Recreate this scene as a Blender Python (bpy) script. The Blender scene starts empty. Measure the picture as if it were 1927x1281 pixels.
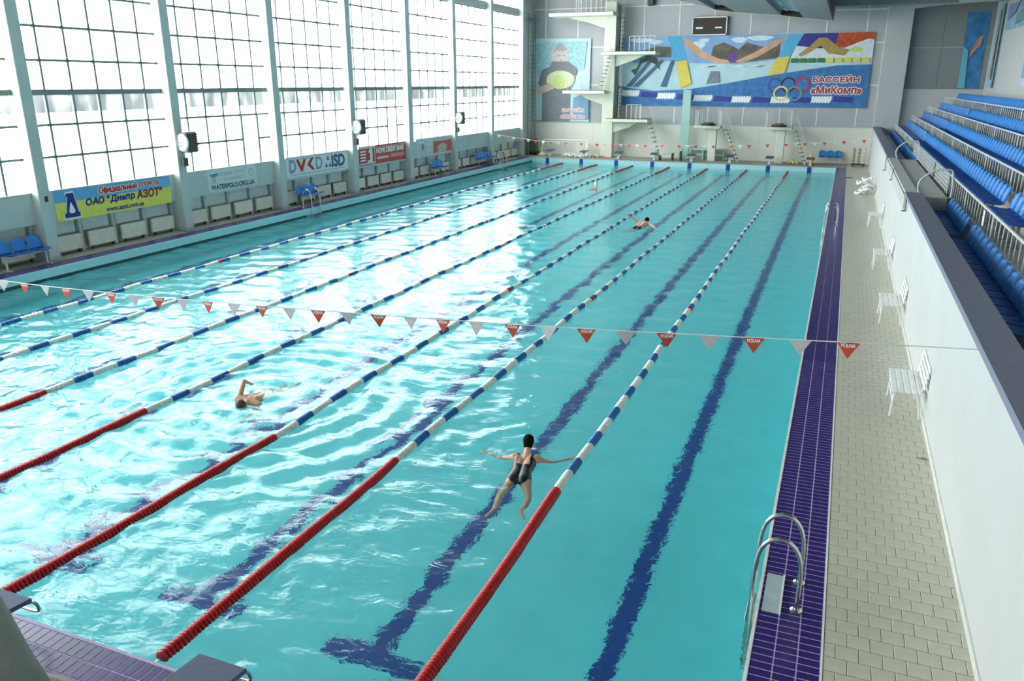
import bpy, math, random
import numpy as np
from mathutils import Vector, Matrix
random.seed(7); rng = np.random.default_rng(11)
sc = bpy.context.scene
COL = sc.collection

# ------------------------------------------------------------------ camera
CAM = Vector((20.562, -4.301, 5.354)); YAW = .3853; PITCH = .3129
cd = bpy.data.cameras.new('camera'); co = bpy.data.objects.new('camera', cd); COL.objects.link(co)
co.location = CAM; co.rotation_euler = (math.pi/2 - PITCH, 0, YAW)
cd.sensor_fit = 'HORIZONTAL'; cd.sensor_width = 36; cd.lens = 36*1497.26/1927; cd.clip_end = 500; cd.clip_start = .05
sc.camera = co

# ------------------------------------------------------------------ sky and light
w = bpy.data.worlds.new('hazy_sky'); sc.world = w; w.use_nodes = True
bg = w.node_tree.nodes['Background']; bg.inputs[0].default_value = (.97, .985, 1, 1); bg.inputs[1].default_value = 1.0
sc.view_settings.view_transform = 'Standard'; sc.view_settings.look = 'None'
sc.view_settings.gamma = 1; sc.view_settings.use_curve_mapping = False
sc.view_settings.exposure = 3.85
sc.cycles.use_denoising = True
sc.cycles.max_bounces = 12; sc.cycles.diffuse_bounces = 6; sc.cycles.glossy_bounces = 4
sc.cycles.transmission_bounces = 8; sc.cycles.transparent_max_bounces = 16
sc.cycles.caustics_reflective = False; sc.cycles.caustics_refractive = True
sc.cycles.sample_clamp_indirect = 12
def portal(loc, rot, sx, sy):
    l = bpy.data.lights.new('window_portal', 'AREA'); l.shape = 'RECTANGLE'; l.size = sx; l.size_y = sy
    l.cycles.is_portal = True
    o = bpy.data.objects.new('window_portal', l); COL.objects.link(o); o.location = loc; o.rotation_euler = rot
portal((-1.3, 21, 7.7), (0, -math.pi/2, 0), 10.8, 62)

# ------------------------------------------------------------------ materials
def lin(c): return tuple(((v/12.92) if v <= .04045 else ((v+.055)/1.055)**2.4) for v in c)
def hexc(h): return lin(tuple(int(h[i:i+2], 16)/255 for i in (0, 2, 4)))
MATS = {}
def mat(name, col, rough=.5, metal=0., var=.08, scale=6., bump=0., bscale=30., spec=.5):
    if name in MATS: return MATS[name]
    if isinstance(col, str): col = hexc(col)
    m = bpy.data.materials.new(name); m.use_nodes = True; nt = m.node_tree; b = nt.nodes['Principled BSDF']
    b.inputs['Roughness'].default_value = rough; b.inputs['Metallic'].default_value = metal
    b.inputs['Specular IOR Level'].default_value = spec
    tc = nt.nodes.new('ShaderNodeTexCoord'); n = nt.nodes.new('ShaderNodeTexNoise')
    n.inputs['Scale'].default_value = scale; n.inputs['Detail'].default_value = 4
    nt.links.new(tc.outputs['Object'], n.inputs['Vector'])
    r = nt.nodes.new('ShaderNodeValToRGB'); e = r.color_ramp.elements
    e[0].position = .3; e[1].position = .7
    e[0].color = tuple(max(0, c*(1-var)) for c in col)+(1,); e[1].color = tuple(min(1, c*(1+var)) for c in col)+(1,)
    nt.links.new(n.outputs['Fac'], r.inputs['Fac']); nt.links.new(r.outputs['Color'], b.inputs['Base Color'])
    if bump:
        n2 = nt.nodes.new('ShaderNodeTexNoise'); n2.inputs['Scale'].default_value = bscale; n2.inputs['Detail'].default_value = 3
        nt.links.new(tc.outputs['Object'], n2.inputs['Vector'])
        bp = nt.nodes.new('ShaderNodeBump'); bp.inputs['Strength'].default_value = bump; bp.inputs['Distance'].default_value = .02
        nt.links.new(n2.outputs['Fac'], bp.inputs['Height']); nt.links.new(bp.outputs['Normal'], b.inputs['Normal'])
    MATS[name] = m; return m
def glass_mat():
    m = bpy.data.materials.new('window_glass'); m.use_nodes = True; nt = m.node_tree; nt.nodes.clear()
    o = nt.nodes.new('ShaderNodeOutputMaterial'); t = nt.nodes.new('ShaderNodeBsdfTransparent'); t.inputs[0].default_value = (.93, .96, .96, 1)
    d = nt.nodes.new('ShaderNodeBsdfTranslucent'); d.inputs[0].default_value = (.75, .77, .76, 1)
    g = nt.nodes.new('ShaderNodeBsdfGlossy'); g.inputs['Roughness'].default_value = .05
    tc = nt.nodes.new('ShaderNodeTexCoord'); n = nt.nodes.new('ShaderNodeTexNoise'); n.inputs['Scale'].default_value = 1.6; n.inputs['Detail'].default_value = 5
    mp = nt.nodes.new('ShaderNodeMapping'); mp.inputs['Scale'].default_value = (1, 1, .4)
    geo = nt.nodes.new('ShaderNodeNewGeometry'); nt.links.new(geo.outputs['Position'], mp.inputs['Vector']); nt.links.new(mp.outputs[0], n.inputs['Vector'])
    r = nt.nodes.new('ShaderNodeMapRange'); r.inputs[1].default_value = .45; r.inputs[2].default_value = .75; r.inputs[3].default_value = .03; r.inputs[4].default_value = .2
    nt.links.new(n.outputs['Fac'], r.inputs[0])
    x = nt.nodes.new('ShaderNodeMixShader'); nt.links.new(r.outputs[0], x.inputs[0]); nt.links.new(t.outputs[0], x.inputs[1]); nt.links.new(d.outputs[0], x.inputs[2])
    y = nt.nodes.new('ShaderNodeMixShader'); y.inputs[0].default_value = .05; nt.links.new(x.outputs[0], y.inputs[1]); nt.links.new(g.outputs[0], y.inputs[2])
    nt.links.new(y.outputs[0], o.inputs[0]); return m
def water_mat():
    m = bpy.data.materials.new('pool_water'); m.use_nodes = True; nt = m.node_tree; nt.nodes.clear()
    o = nt.nodes.new('ShaderNodeOutputMaterial'); g = nt.nodes.new('ShaderNodeBsdfGlass')
    g.inputs['Color'].default_value = (.86, 1, 1, 1); g.inputs['IOR'].default_value = 1.33; g.inputs['Roughness'].default_value = 0
    tc = nt.nodes.new('ShaderNodeTexCoord'); mp = nt.nodes.new('ShaderNodeMapping'); mp.inputs['Scale'].default_value = (7, 11, 1); mp.inputs['Rotation'].default_value = (0, 0, .25)
    n = nt.nodes.new('ShaderNodeTexNoise'); n.inputs['Scale'].default_value = 1.; n.inputs['Detail'].default_value = 3; n.inputs['Distortion'].default_value = .6
    nt.links.new(tc.outputs['Object'], mp.inputs[0]); nt.links.new(mp.outputs[0], n.inputs['Vector'])
    b = nt.nodes.new('ShaderNodeBump'); b.inputs['Strength'].default_value = .36; b.inputs['Distance'].default_value = .03
    nt.links.new(n.outputs['Fac'], b.inputs['Height']); nt.links.new(b.outputs[0], g.inputs['Normal'])
    nt.links.new(g.outputs[0], o.inputs[0]); return m
GLASS = glass_mat(); WATER = water_mat()
WHITE = mat('white_paint', 'e9e9e6', .5); CREAM = mat('cream_paint', 'dfddd0', .55)
WALLW = mat('white_plaster', 'c6c7c4', .6, var=.03, scale=1.2)
PILLAR = mat('pale_blue_grey_paint', 'c0c7c5', .5, var=.05, scale=2)
MULL = mat('grey_window_frame', '7f8886', .45)
BLUE_SHADED = mat('blue_plastic_shaded', '1556b0', .32, var=.05); BLUE_LIT = mat('blue_plastic_lit', '2f86d8', .32, var=.05)  # one blue plastic; shade painted into pans and seat planks, light into backs
STEEL = mat('polished_steel', 'c9c8c2', .18, 1., var=.04); RAILP = mat('white_grey_rail_paint', 'cfd3cf', .4)
CONC = mat('light_concrete', 'b9b8b2', .8, var=.12, scale=3, bump=.2)
PLUM = mat('plum_grey_cap', '7d7d93', .45, var=.06, scale=4)
PURP = mat('purple_blue_glazed_tile', '35256f', .25, var=.18, scale=9); GROUT = mat('pale_grout', 'b9a9cc', .7)
BEIGE = mat('beige_floor_tile', 'c3c0ae', .3, var=.06, scale=5); BGROUT = mat('beige_grout', 'a3a08e', .8)
POOLT = mat('turquoise_pool_tile', '6bd6dd', .5, var=.05, scale=2.); POOLB = mat('pale_blue_pool_tile', 'b5e0e4', .35, var=.05)
LINEB = mat('navy_lane_tile', '173a8c', .5, var=.1)
RED = mat('red_float_plastic', 'c2141b', .35); FBLUE = mat('blue_float_plastic', '1d62a8', .35); FWHITE = mat('white_float_plastic', 'eeebe0', .35)
DARK = mat('dark_metal', '45443f', .5); BLACK = mat('black_plastic', '161616', .4); BROWN = mat('dark_brown', '3a2c22', .5)
TEAL = mat('pale_teal_paint', 'a9cbc0', .5); YEL = mat('yellow_plastic', 'f0b62a', .4)
GREYP = mat('lavender_grey_panel', 'b7b7b9', .6, var=.05, scale=1.5, bump=.1)
GREYD = mat('dark_grey_panel', '8d9190', .6, var=.06, scale=1.5)
CEILP = mat('speckled_grey_ceiling_panel', '8e9294', .8, var=.2, scale=60); CEILD = mat('brown_grey_ceiling', '6a6660', .8, var=.15)
SKIN = mat('skin', 'd9a88c', .5, var=.06, scale=8); HAIR = mat('black_hair', '0c0908', .85, spec=.15); SUIT = mat('black_swimsuit', '17151a', .4)
SNOW = mat('pale_ground', 'f2f2f2', .9)

# ------------------------------------------------------------------ helpers
class MB:
    def __init__(s): s.v = []; s.f = []
    def add(s, v, f):
        n = len(s.v); s.v += [tuple(p) for p in v]; s.f += [tuple(i+n for i in q) for q in f]; return s
    def box(s, a, b):
        (x0, y0, z0), (x1, y1, z1) = a, b
        return s.add([(x0,y0,z0),(x1,y0,z0),(x1,y1,z0),(x0,y1,z0),(x0,y0,z1),(x1,y0,z1),(x1,y1,z1),(x0,y1,z1)],
                     [(0,3,2,1),(4,5,6,7),(0,1,5,4),(1,2,6,5),(2,3,7,6),(3,0,4,7)])
    def bbox(s, c, d, bev=.01):      # chamfered box: centre, size
        x, y, z = (k/2 for k in d); b = min(bev, x*.9, y*.9, z*.9); v = []; 
        for sx in (-1,1):
            for sy in (-1,1):
                for sz in (-1,1):
                    v += [(c[0]+sx*(x-b), c[1]+sy*(y-b), c[2]+sz*z), (c[0]+sx*(x-b), c[1]+sy*y, c[2]+sz*(z-b)), (c[0]+sx*x, c[1]+sy*(y-b), c[2]+sz*(z-b))]
        return s.add(*hull(v))
    def tube(s, pts, r, n=8, cap=True):
        pts = [Vector(p) for p in pts]; rings = []; k = len(pts); up = None
        for i, p in enumerate(pts):
            t = (pts[min(i+1,k-1)]-pts[max(i-1,0)]).normalized()
            if up is None: up = Vector((0,0,1)) if abs(t.z) < .9 else Vector((1,0,0))
            a = t.cross(up); a = a.normalized() if a.length > 1e-6 else t.orthogonal().normalized(); b = a.cross(t).normalized(); up = b
            rr = r[i] if isinstance(r, (list, tuple)) else r
            rings.append([p+(a*math.cos(2*math.pi*j/n)+b*math.sin(2*math.pi*j/n))*rr for j in range(n)])
        v = [q for g in rings for q in g]; f = []
        for i in range(k-1):
            for j in range(n): f.append((i*n+j, i*n+(j+1)%n, (i+1)*n+(j+1)%n, (i+1)*n+j))
        if cap: f += [tuple(range(n-1,-1,-1)), tuple((k-1)*n+j for j in range(n))]
        return s.add(v, f)
    def lathe(s, prof, n=12, axis='z', c=(0,0,0)):
        v = []; f = []
        for r, h in prof:
            for j in range(n):
                a = 2*math.pi*j/n; p = (r*math.cos(a), r*math.sin(a), h)
                if axis == 'y': p = (p[0], p[2], p[1])
                if axis == 'x': p = (p[2], p[0], p[1])
                v.append((p[0]+c[0], p[1]+c[1], p[2]+c[2]))
        for i in range(len(prof)-1):
            for j in range(n): f.append((i*n+j, i*n+(j+1)%n, (i+1)*n+(j+1)%n, (i+1)*n+j))
        f += [tuple(range(n-1,-1,-1)), tuple((len(prof)-1)*n+j for j in range(n))]
        return s.add(v, f)
    def prism(s, poly, z0, z1):      # polygon in local XY, extruded in Z
        n = len(poly); v = [(x,y,z0) for x,y in poly]+[(x,y,z1) for x,y in poly]
        return s.add(v, [tuple(range(n-1,-1,-1)), tuple(range(n,2*n))]+[(i,(i+1)%n,n+(i+1)%n,n+i) for i in range(n)])
    def xf(s, m): s.v = [tuple(m @ Vector(p)) for p in s.v]; return s
    def mesh(s, name, m, smooth=False):
        me = bpy.data.meshes.new(name); me.from_pydata(s.v, [], s.f); me.materials.append(m)
        if smooth: me.polygons.foreach_set('use_smooth', [True]*len(me.polygons))
        me.update(); return me
    def build(s, name, m, parent=None, loc=(0,0,0), smooth=False):
        return inst(name, s.mesh(name, m, smooth), parent, loc)
def hull(v):
    import bmesh
    bm = bmesh.new(); [bm.verts.new(p) for p in v]; bmesh.ops.convex_hull(bm, input=bm.verts)
    bmesh.ops.dissolve_limit(bm, angle_limit=.02, verts=bm.verts, edges=bm.edges)
    bm.verts.index_update(); r = ([tuple(q.co) for q in bm.verts], [tuple(q.index for q in p.verts) for p in bm.faces]); bm.free(); return r
def inst(name, me, parent=None, loc=(0,0,0), rot=(0,0,0), scale=(1,1,1)):
    o = bpy.data.objects.new(name, me); COL.objects.link(o); o.location = loc; o.rotation_euler = rot; o.scale = scale
    if parent is not None: o.parent = parent
    return o
def tag(o, label, cat, group=None):
    o['label'] = label; o['category'] = cat
    if group: o['group'] = group
    return o
def thing(name, label, cat, loc=(0,0,0), rot=(0,0,0), group=None): return tag(inst(name, None, None, loc, rot), label, cat, group)
def struct(o): o['kind'] = 'structure'; return o
def stuff(o): o['kind'] = 'stuff'; return o
def copy_tree(o, parent=None, loc=None, rotz=None, label=None, group=None):
    c = o.copy(); COL.objects.link(c)
    if parent is not None: c.parent = parent
    if loc is not None: c.location = loc
    if rotz is not None: c.rotation_euler = (0,0,rotz)
    if label: c['label'] = label
    if group: c['group'] = group
    for ch in o.children: copy_tree(ch, c)
    return c
def bez(pts, n=6):                    # smooth path through points
    P = [Vector(p) for p in pts]; out = []
    for i in range(len(P)-1):
        p0, p1, p2, p3 = P[max(i-1,0)], P[i], P[i+1], P[min(i+2,len(P)-1)]
        for k in range(n):
            t = k/n; out.append(.5*((2*p1)+(p2-p0)*t+(2*p0-5*p1+4*p2-p3)*t*t+(3*p1-p0-3*p2+p3)*t**3))
    return out+[P[-1]]
BOX = MB().box((-.5,-.5,-.5),(.5,.5,.5))
BOXM = {}
def cube(name, m, a, b, parent=None):   # own box between two corners, shares unit mesh per material
    if m.name not in BOXM: BOXM[m.name] = BOX.mesh('block', m)
    c = [(p+q)/2 for p, q in zip(a, b)]; d = [abs(q-p) for p, q in zip(a, b)]
    return inst(name, BOXM[m.name], parent, c, (0,0,0), d)
def glyphs(body, shear=0.):
    cu = bpy.data.curves.new('lettering', 'FONT'); cu.body = body; cu.size = 1; cu.shear = shear; cu.extrude = 0; cu.resolution_u = 5
    o = bpy.data.objects.new('lettering', cu); COL.objects.link(o); dg = bpy.context.evaluated_depsgraph_get(); dg.update()
    me = bpy.data.meshes.new_from_object(o.evaluated_get(dg)); bpy.data.objects.remove(o)
    a = np.empty(len(me.vertices)*3, 'f'); me.vertices.foreach_get('co', a); fs = [tuple(p.vertices) for p in me.polygons]; bpy.data.meshes.remove(me)
    return a.reshape(-1,3), fs
def text_mesh(body, m, width, height, bold=0., shear=0.):
    if any(c in 'фне' for c in body):     # letters the built-in font cannot fill: laid out one by one
        V = []; F = []; x = 0
        for c in body:
            if c == ' ': x += .3; continue
            if c == 'н':
                q = MB().add([(p[0]+shear*p[1],p[1],0) for p in ((0,0),(.1,0),(.1,.53),(0,.53),(.33,0),(.43,0),(.43,.53),(.33,.53),(.1,.23),(.33,.23),(.33,.32),(.1,.32))], [(0,1,2,3),(4,5,6,7),(8,9,10,11)]); a, fs = np.array(q.v), q.f
            else:
                a, fs = glyphs({'е':'e','ф':'о'}.get(c, c), shear); a = a.copy(); a[:,0] -= a[:,0].min()
                if c == 'ф':
                    h = a[:,0].max()/2; k = len(a); a = np.vstack([a, [(h-.045+shear*p[1]*.0+p[0],p[1],0) for p in ((0,-.2),(.09,-.2),(.09,.74),(0,.74))]]); fs = fs+[(k,k+1,k+2,k+3)]
            n0 = sum(len(v) for v in V); a = np.array(a, float); a[:,0] += x; V.append(a); F += [tuple(i+n0 for i in f) for f in fs]; x = a[:,0].max()+.075
        a = np.vstack(V); fs = F
    else: a, fs = glyphs(body, shear)
    lo, hi = a.min(0), a.max(0); a = a.astype(float); a[:,0] = (a[:,0]-(lo[0]+hi[0])/2)*width/(hi[0]-lo[0]); a[:,1] = (a[:,1]-(lo[1]+hi[1])/2)*height/(hi[1]-lo[1])
    b = bold*height; q = MB()               # heavier strokes: shifted copies of the outlines
    for k, (dx, dy) in enumerate(((0,0),(b,0),(-b,0),(0,b),(0,-b),(b*.7,b*.7),(-b*.7,-b*.7),(b*.7,-b*.7),(-b*.7,b*.7)) if bold else ((0,0),)): q.add([(p[0]+dx,p[1]+dy,k*.0001) for p in a], fs)
    return q.mesh('lettering', m)
def text(parent, body, m, x, y, z, width, height, bold=0., shear=0., rot=0.):
    return inst('lettering', text_mesh(body, m, width, height, bold, shear), parent, (x,y,z), (0,0,rot))
def shape(parent, name, m, poly, z=.004, t=.003):
    return MB().prism(poly, z, z+t).build(name, m, parent)
def ring2d(c, r0, r1, n=36, a0=0, a1=2*math.pi):
    o = []
    for k in range(n+1):
        a = a0+(a1-a0)*k/n; o.append((c[0]+r1*math.cos(a), c[1]+r1*math.sin(a)))
    for k in range(n, -1, -1):
        a = a0+(a1-a0)*k/n; o.append((c[0]+r0*math.cos(a), c[1]+r0*math.sin(a)))
    return o
def ringshape(parent, name, m, c, r0, r1, z=.004, n=32):
    mb = MB(); v = []; f = []
    for k in range(n):
        a = 2*math.pi*k/n; v += [(c[0]+r0*math.cos(a), c[1]+r0*math.sin(a), z), (c[0]+r1*math.cos(a), c[1]+r1*math.sin(a), z)]
    f = [(2*k, 2*k+1, (2*k+3)%(2*n), (2*k+2)%(2*n)) for k in range(n)]
    return mb.add(v, f).build(name, m, parent)
def ell(c, rx, ry, n=24): return [(c[0]+rx*math.cos(2*math.pi*k/n), c[1]+ry*math.sin(2*math.pi*k/n)) for k in range(n)]

D = .35                                  # deck level above the water
XL, XR, YE = .1, 20.3, 50.0              # pool
WX = -1.1                                # window plane
# ------------------------------------------------------------------ setting: ground, deck, pool shell
struct(MB().box((-80,-60,-.4),(-1.9,110,-.3)).build('ground', SNOW))
fl = MB()
fl.box((XR+.2,-10,-.5),(22.2,53,D-.012)); fl.box((-1.6,-10,-.5),(XL-.3,53,D-.012)); fl.box((XL-.3,YE+.2,-.5),(XR+.2,53,D-.012)); fl.box((XL-.3,-10,-.5),(XR+.2,-.2,D-.012))
floor = struct(fl.build('floor', BGROUT))
pf = struct(MB().box((XL,0,-1.75),(XR,YE,-1.55)).build('pool_floor', POOLT))
for i in range(8):                        # navy lane lines with a T at each end
    cx = 1.25+2.5*i
    MB().box((cx-.125,2.19,-1.552),(cx+.125,47.8,-1.545)).box((cx-.6,1.94,-1.552),(cx+.6,2.19,-1.545)).box((cx-.6,47.8,-1.552),(cx+.6,48.05,-1.545)).build('lane_line', LINEB, pf)
wl = MB().box((XL-.3,0,-1.75),(XL,YE,-.01)).box((XL-.3,0,.1),(XL,YE,D-.012)).box((XL-.3,0,-.05),(XL-.22,YE,.1)).build('wall_pool_left', POOLB); struct(wl)
for a_, b_ in ((0,23.3),(24.4,44),(45.2,50)): cube('gutter_shade', mat('gutter_slot_shade','2c4f52',.6), (XL-.2,a_,-.01), (XL-.02,b_,.099), wl)  # dark blocks fill the gutter slot; its shade is put into their colour
struct(MB().box((XR,0,-1.75),(XR+.2,YE,D-.012)).build('wall_pool_right', POOLB))
struct(MB().box((XL,-.2,-1.75),(XR,0,D-.012)).build('wall_pool_near', POOLB))
wf = struct(MB().box((XL,YE,-1.75),(XR,YE+.2,D-.012)).build('wall_pool_far', POOLB))
for i in range(8): cube('painted_stripe', LINEB, (1.25+2.5*i-.13, YE-.006, -.45), (1.25+2.5*i+.13, YE+.01, D-.03), wf)
# deck tiles: the nearest ones singly, the rest joined
def tile_field(name, m, spots, sx, sy, keep, parent):
    g = .011 if name == 'purple_tile' else .006; me = MB().bbox((0,0,0),(sx-g,sy-g,.02),.003).mesh(name, m)
    spots = sorted(spots, key=lambda p: (p[0]-CAM.x)**2+(p[1]-CAM.y)**2)
    for x, y in spots[:keep]: inst(name, me, parent, (x,y,D-.01))
    rest = spots[keep:]
    if rest:
        mb = MB(); hx, hy = (sx-g)/2, (sy-g)/2; z = D
        for x, y in rest:
            n = len(mb.v); mb.v += [(x-hx,y-hy,z-.02),(x+hx,y-hy,z-.02),(x+hx,y+hy,z-.02),(x-hx,y+hy,z-.02),(x-hx,y-hy,z),(x+hx,y-hy,z),(x+hx,y+hy,z),(x-hx,y+hy,z)]
            mb.f += [(n+4,n+5,n+6,n+7),(n,n+1,n+5,n+4),(n+1,n+2,n+6,n+5),(n+2,n+3,n+7,n+6),(n+3,n,n+4,n+7)]
        stuff(mb.build(name+'_field', m, parent))
gs = struct(MB().box((XR+.012,0,D-.011),(XR+.612,YE,D-.003)).build('kerb_right', GROUT))
MB().box((XR-.02,-.6,D-.06),(XR+.012,YE,D+.006)).build('edge_strip', WHITE, gs)
MB().box((XR+.612,-.6,D-.06),(XR+.63,YE,D+.004)).build('edge_strip', WHITE, gs)
tile_field('purple_tile', PURP, [(XR+.112+.2*c, .05+.1*r) for c in range(3) for r in range(10,500)], .2, .1, 300, gs)
tile_field('beige_tile', BEIGE, [(XR+.735+.2*c+(.1 if r%2 else 0), .3+.2*r) for r in range(5,262) for c in range(0,7)], .2, .2, 300, floor)
tile_field('beige_tile', BEIGE, [(XR+.685, .3+.2*r) for r in range(5,262) if r % 2], .1, .2, 60, floor)
gl = struct(MB().box((XL-.6,0,D-.011),(XL-.012,YE,D-.003)).build('kerb_left', GROUT))
MB().box((XL-.012,0,D-.05),(XL+.02,YE,D+.003)).build('edge_strip', POOLB, gl)
tile_field('purple_tile', PURP, [(XL-.112-.2*c, .05+.1*r) for c in range(3) for r in range(60,500)], .2, .1, 0, gl)
gn = struct(MB().box((XL,-.61,D-.011),(XR,-.012,D-.003)).build('kerb_near', GROUT))
MB().box((XL,-.012,D-.06),(XR,.02,D+.003)).build('edge_strip', GROUT, gn)
tile_field('purple_tile', PURP, [(12.5+.1*r, -.112-.2*c) for c in range(3) for r in range(0,45)], .1, .2, 200, gn)
gf = struct(MB().box((XL,YE-.01,D-.04),(XR,YE+.3,D)).build('kerb_far', mat('grey_kerb','a49f96',.6)))

# ------------------------------------------------------------------ left glazed wall
WL = struct(MB().box((-1.62,-10,D-.3),(-1.42,53,1.5)).build('wall_left', PILLAR))
struct(MB().box((-1.42,-10,1.42),(-1.0,53,2.3)).build('trim_1', PILLAR)); struct(MB().box((-1.42,50.5,2.3),(-1.0,53,12.95)).build('trim_2', PILLAR))
struct(MB().box((-1.45,-10,9.75),(-.98,50.5,10.12)).build('trim_3', mat('grey_beam','b4b8b6',.6)))
struct(MB().box((-2.3,-10,4.5),(-1.75,60,5.02)).build('trim_4', mat('outer_concrete','8b8b88',.9)))
PIT = 5.46; YC = [-9.72+PIT*k for k in range(0,12)]
ROWS = [2.36, 3.27, 4.18, 5.10, 5.98, 6.90, 7.83, 8.76, 9.72, 10.14, 11.05, 11.98, 12.85]
nwin = 0
BAY = {3:'behind the three blue seats before the first pillar', 4:'under the yellow and blue banner', 5:'under the web address banner', 6:'under the white DMKD banner', 7:'under the red bank banner', 8:'under the arc banner', 9:'behind the longer row of blue seats', 10:'beside the corner ladder'}
PBW = {0:'out by the near wall', 1:'next to the near wall pillar', 2:'two bays before the blue seats', 3:'one bay before the three blue seats', 4:'between the three blue seats and the yellow banner', 5:'between the yellow banner and the web address banner', 6:'between the web address and DMKD banners', 7:'between the DMKD banner and the red bank banner', 8:'between the red bank banner and the arc banner', 9:'between the arc banner and the longer seat row', 10:'between the longer seat row and the last window bay', 11:'right beside the corner ladder'}
for k in range(11):
    y0, y1 = YC[k]+.19, YC[k+1]-.19
    if y1 > 51.2: y1 = 51.2
    nwin += 1
    wo = struct(inst('window_%d' % nwin, None, None, (WX, y0, 2.3)))
    Ls = y1-y0; e = (Ls-4*.925)/2; ys = [0, e, e+.925, e+1.85, e+2.775, e+3.7, Ls]
    case = k % 2 == 1 and k > 3        # bays with a narrow opening casement
    for c in range(6):
        for r in range(12):
            if r == 8: continue
            a0, a1, z0, z1 = ys[c]+.02, ys[c+1]-.02, ROWS[r]-2.3+.02, ROWS[r+1]-2.3-.02
            if case and c == 4 and r < 2:
                if r == 1: continue
                z1 = ROWS[2]-2.3-.02
            cube('pane', GLASS, (-.008,a0,z0), (.0,a1,z1), wo)
    for c in range(1,6):
        t = .035 if case and c in (4,5) else .02
        cube('mullion', MULL, (-.04,ys[c]-.034,.03), (.04,ys[c]+.034,ROWS[-1]-2.3), wo)
        if case and c in (4,5): cube('casement_stile', MULL, (-.03,ys[c]-.045,.03), (.06,ys[c]+.045,ROWS[2]-2.3+.03), wo)
    for r in range(1,12):
        h = .075 if r == 3 else .034
        if case and r == 1:
            cube('glazing_bar', MULL, (-.04,0,ROWS[r]-2.3-h), (.04,ys[4],ROWS[r]-2.3+h), wo); cube('glazing_bar', MULL, (-.04,ys[5],ROWS[r]-2.3-h), (.04,Ls,ROWS[r]-2.3+h), wo)
        else: cube('transom' if r == 3 else 'glazing_bar', MULL, (-.05 if r == 3 else -.04,0,ROWS[r]-2.3-h), (.07 if r == 3 else .04,Ls,ROWS[r]-2.3+h), wo)
    cube('window_sill', PILLAR, (-.3,0,0), (.12,Ls,.03), wo)
    # niches below: boards, posts, radiator covers
    for c in range(4):
        u0 = y0+.12+c*(Ls/4); u1 = u0+Ls/4-.28
        if k < 3: continue
        cube('board', mat('pale_board','e2e3df',.6), (-1.42,u0,.95), (-1.3,u1,1.42), WL)
        cube('post', PILLAR, (-1.42,u1+.06,D-.02), (-1.2,u1+.17,1.43), WL)
        ro = thing('radiator', 'white panel radiator in the niche ' + BAY[k], 'radiator', (-1.12,(u0+u1)/2,D+.1), group='radiators '+BAY[k])
        dy = (u1-u0)/2
        MB().bbox((0,0,.24),(.1,2*dy,.46),.015).build('panel', CREAM, ro)
        MB().box((-.06,-dy,.47),(.03,dy,.5)).build('top_grille', MULL, ro)
        for s in (-1,1): cube('foot', DARK, (-.03,s*dy*.75-.02,-.1), (.03,s*dy*.75+.02,.02), ro)
for k, y in enumerate(YC):
    if y > 51: break
    hv = k in (5,7,9)
    o = thing('pillar', 'pale grey window pillar '+PBW[k], 'pillar', (-.95,y,D), group='window pillars')
    MB().bbox((0,0,6.3),(.5,.38,12.6),.015).build('shaft', PILLAR, o)
    MB().box((-.24,-.205,0),(.265,.205,.12)).build('plinth', mat('pillar_foot','a8b2b2',.6), o)
    if k in (4,): cube('wall_switch', BROWN, (.25,-.02,1.72), (.27,.08,1.88), o)
for k in (5,7,9):                        # fan heaters hanging off the pillars
    y = YC[k]
    o = thing('fan_heater', 'grey louvred fan heater by the %s' % {5:'water polo website banner', 7:'red bank banner', 9:'longer row of blue seats'}[k], 'heater', (-.52,y+.2,3.05))
    MB().bbox((0,.02,.35),(.32,.54,.7),.03).build('housing', mat('heater_grey','77766f',.5), o)
    MB().lathe([(.26,-.03),(.3,0),(.3,.03),(.24,.05)], 18, 'y', (-.04,-.27,.35)).build('side_ring', RAILP, o, smooth=False)
    for i in range(8): MB().box((.13,-.24,.06+i*.075),(.19,.28,.105+i*.075)).build('louvre', DARK, o)
    for s in (.25,.36): MB().tube([(-.02,-.3,s),(-.02,-.55,s),(-.14,-.6,s)], .022, 8).build('pipe', WHITE, o)
    b = thing('control_box', 'small dark box under the fan heater by the %s' % {5:'water polo website banner', 7:'red bank banner', 9:'longer row of blue seats'}[k], 'box', (-.71,y+.06,2.6))
    MB().bbox((.06,0,.13),(.14,.24,.3),.012).build('case', mat('box_grey','6a6a60',.5), b); cube('cover', DARK, (.13,-.09,.02), (.145,.09,.24), b)

# ------------------------------------------------------------------ banners on the glazed wall
def wall_banner(name, label, y0, y1, z0, z1, m, side='L', x=-.99):
    rot = Matrix(((0,0,1),(1,0,0),(0,1,0))).to_euler()
    o = thing(name, label, 'banner', (x,y0,z0), tuple(rot))
    MB().box((0,0,-.012),(y1-y0,z1-z0,.0)).build('sheet', m, o)
    return o, y1-y0, z1-z0
SKYB = mat('banner_sky_blue','6aaada',.5); YELB = mat('banner_yellow','e8dc62',.5); NAVY = mat('print_navy','232a86',.5); REDP = mat('print_red','c8362c',.5)
WPR = mat('print_white','f4f4f2',.5); GPR = mat('print_grey','a8b0b8',.5); LBLUEP = mat('print_light_blue','7bb4dd',.5)
o, W_, H_ = wall_banner('sponsor_banner', 'yellow and blue banner with an A-shaped emblem and Cyrillic sponsor lettering', 12.62, 17.18, 1.38, 2.3, YELB)
shape(o, 'blue_field', SKYB, [(0,H_*.60),(W_,H_*.60),(W_,H_),(0,H_)], .001)
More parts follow.
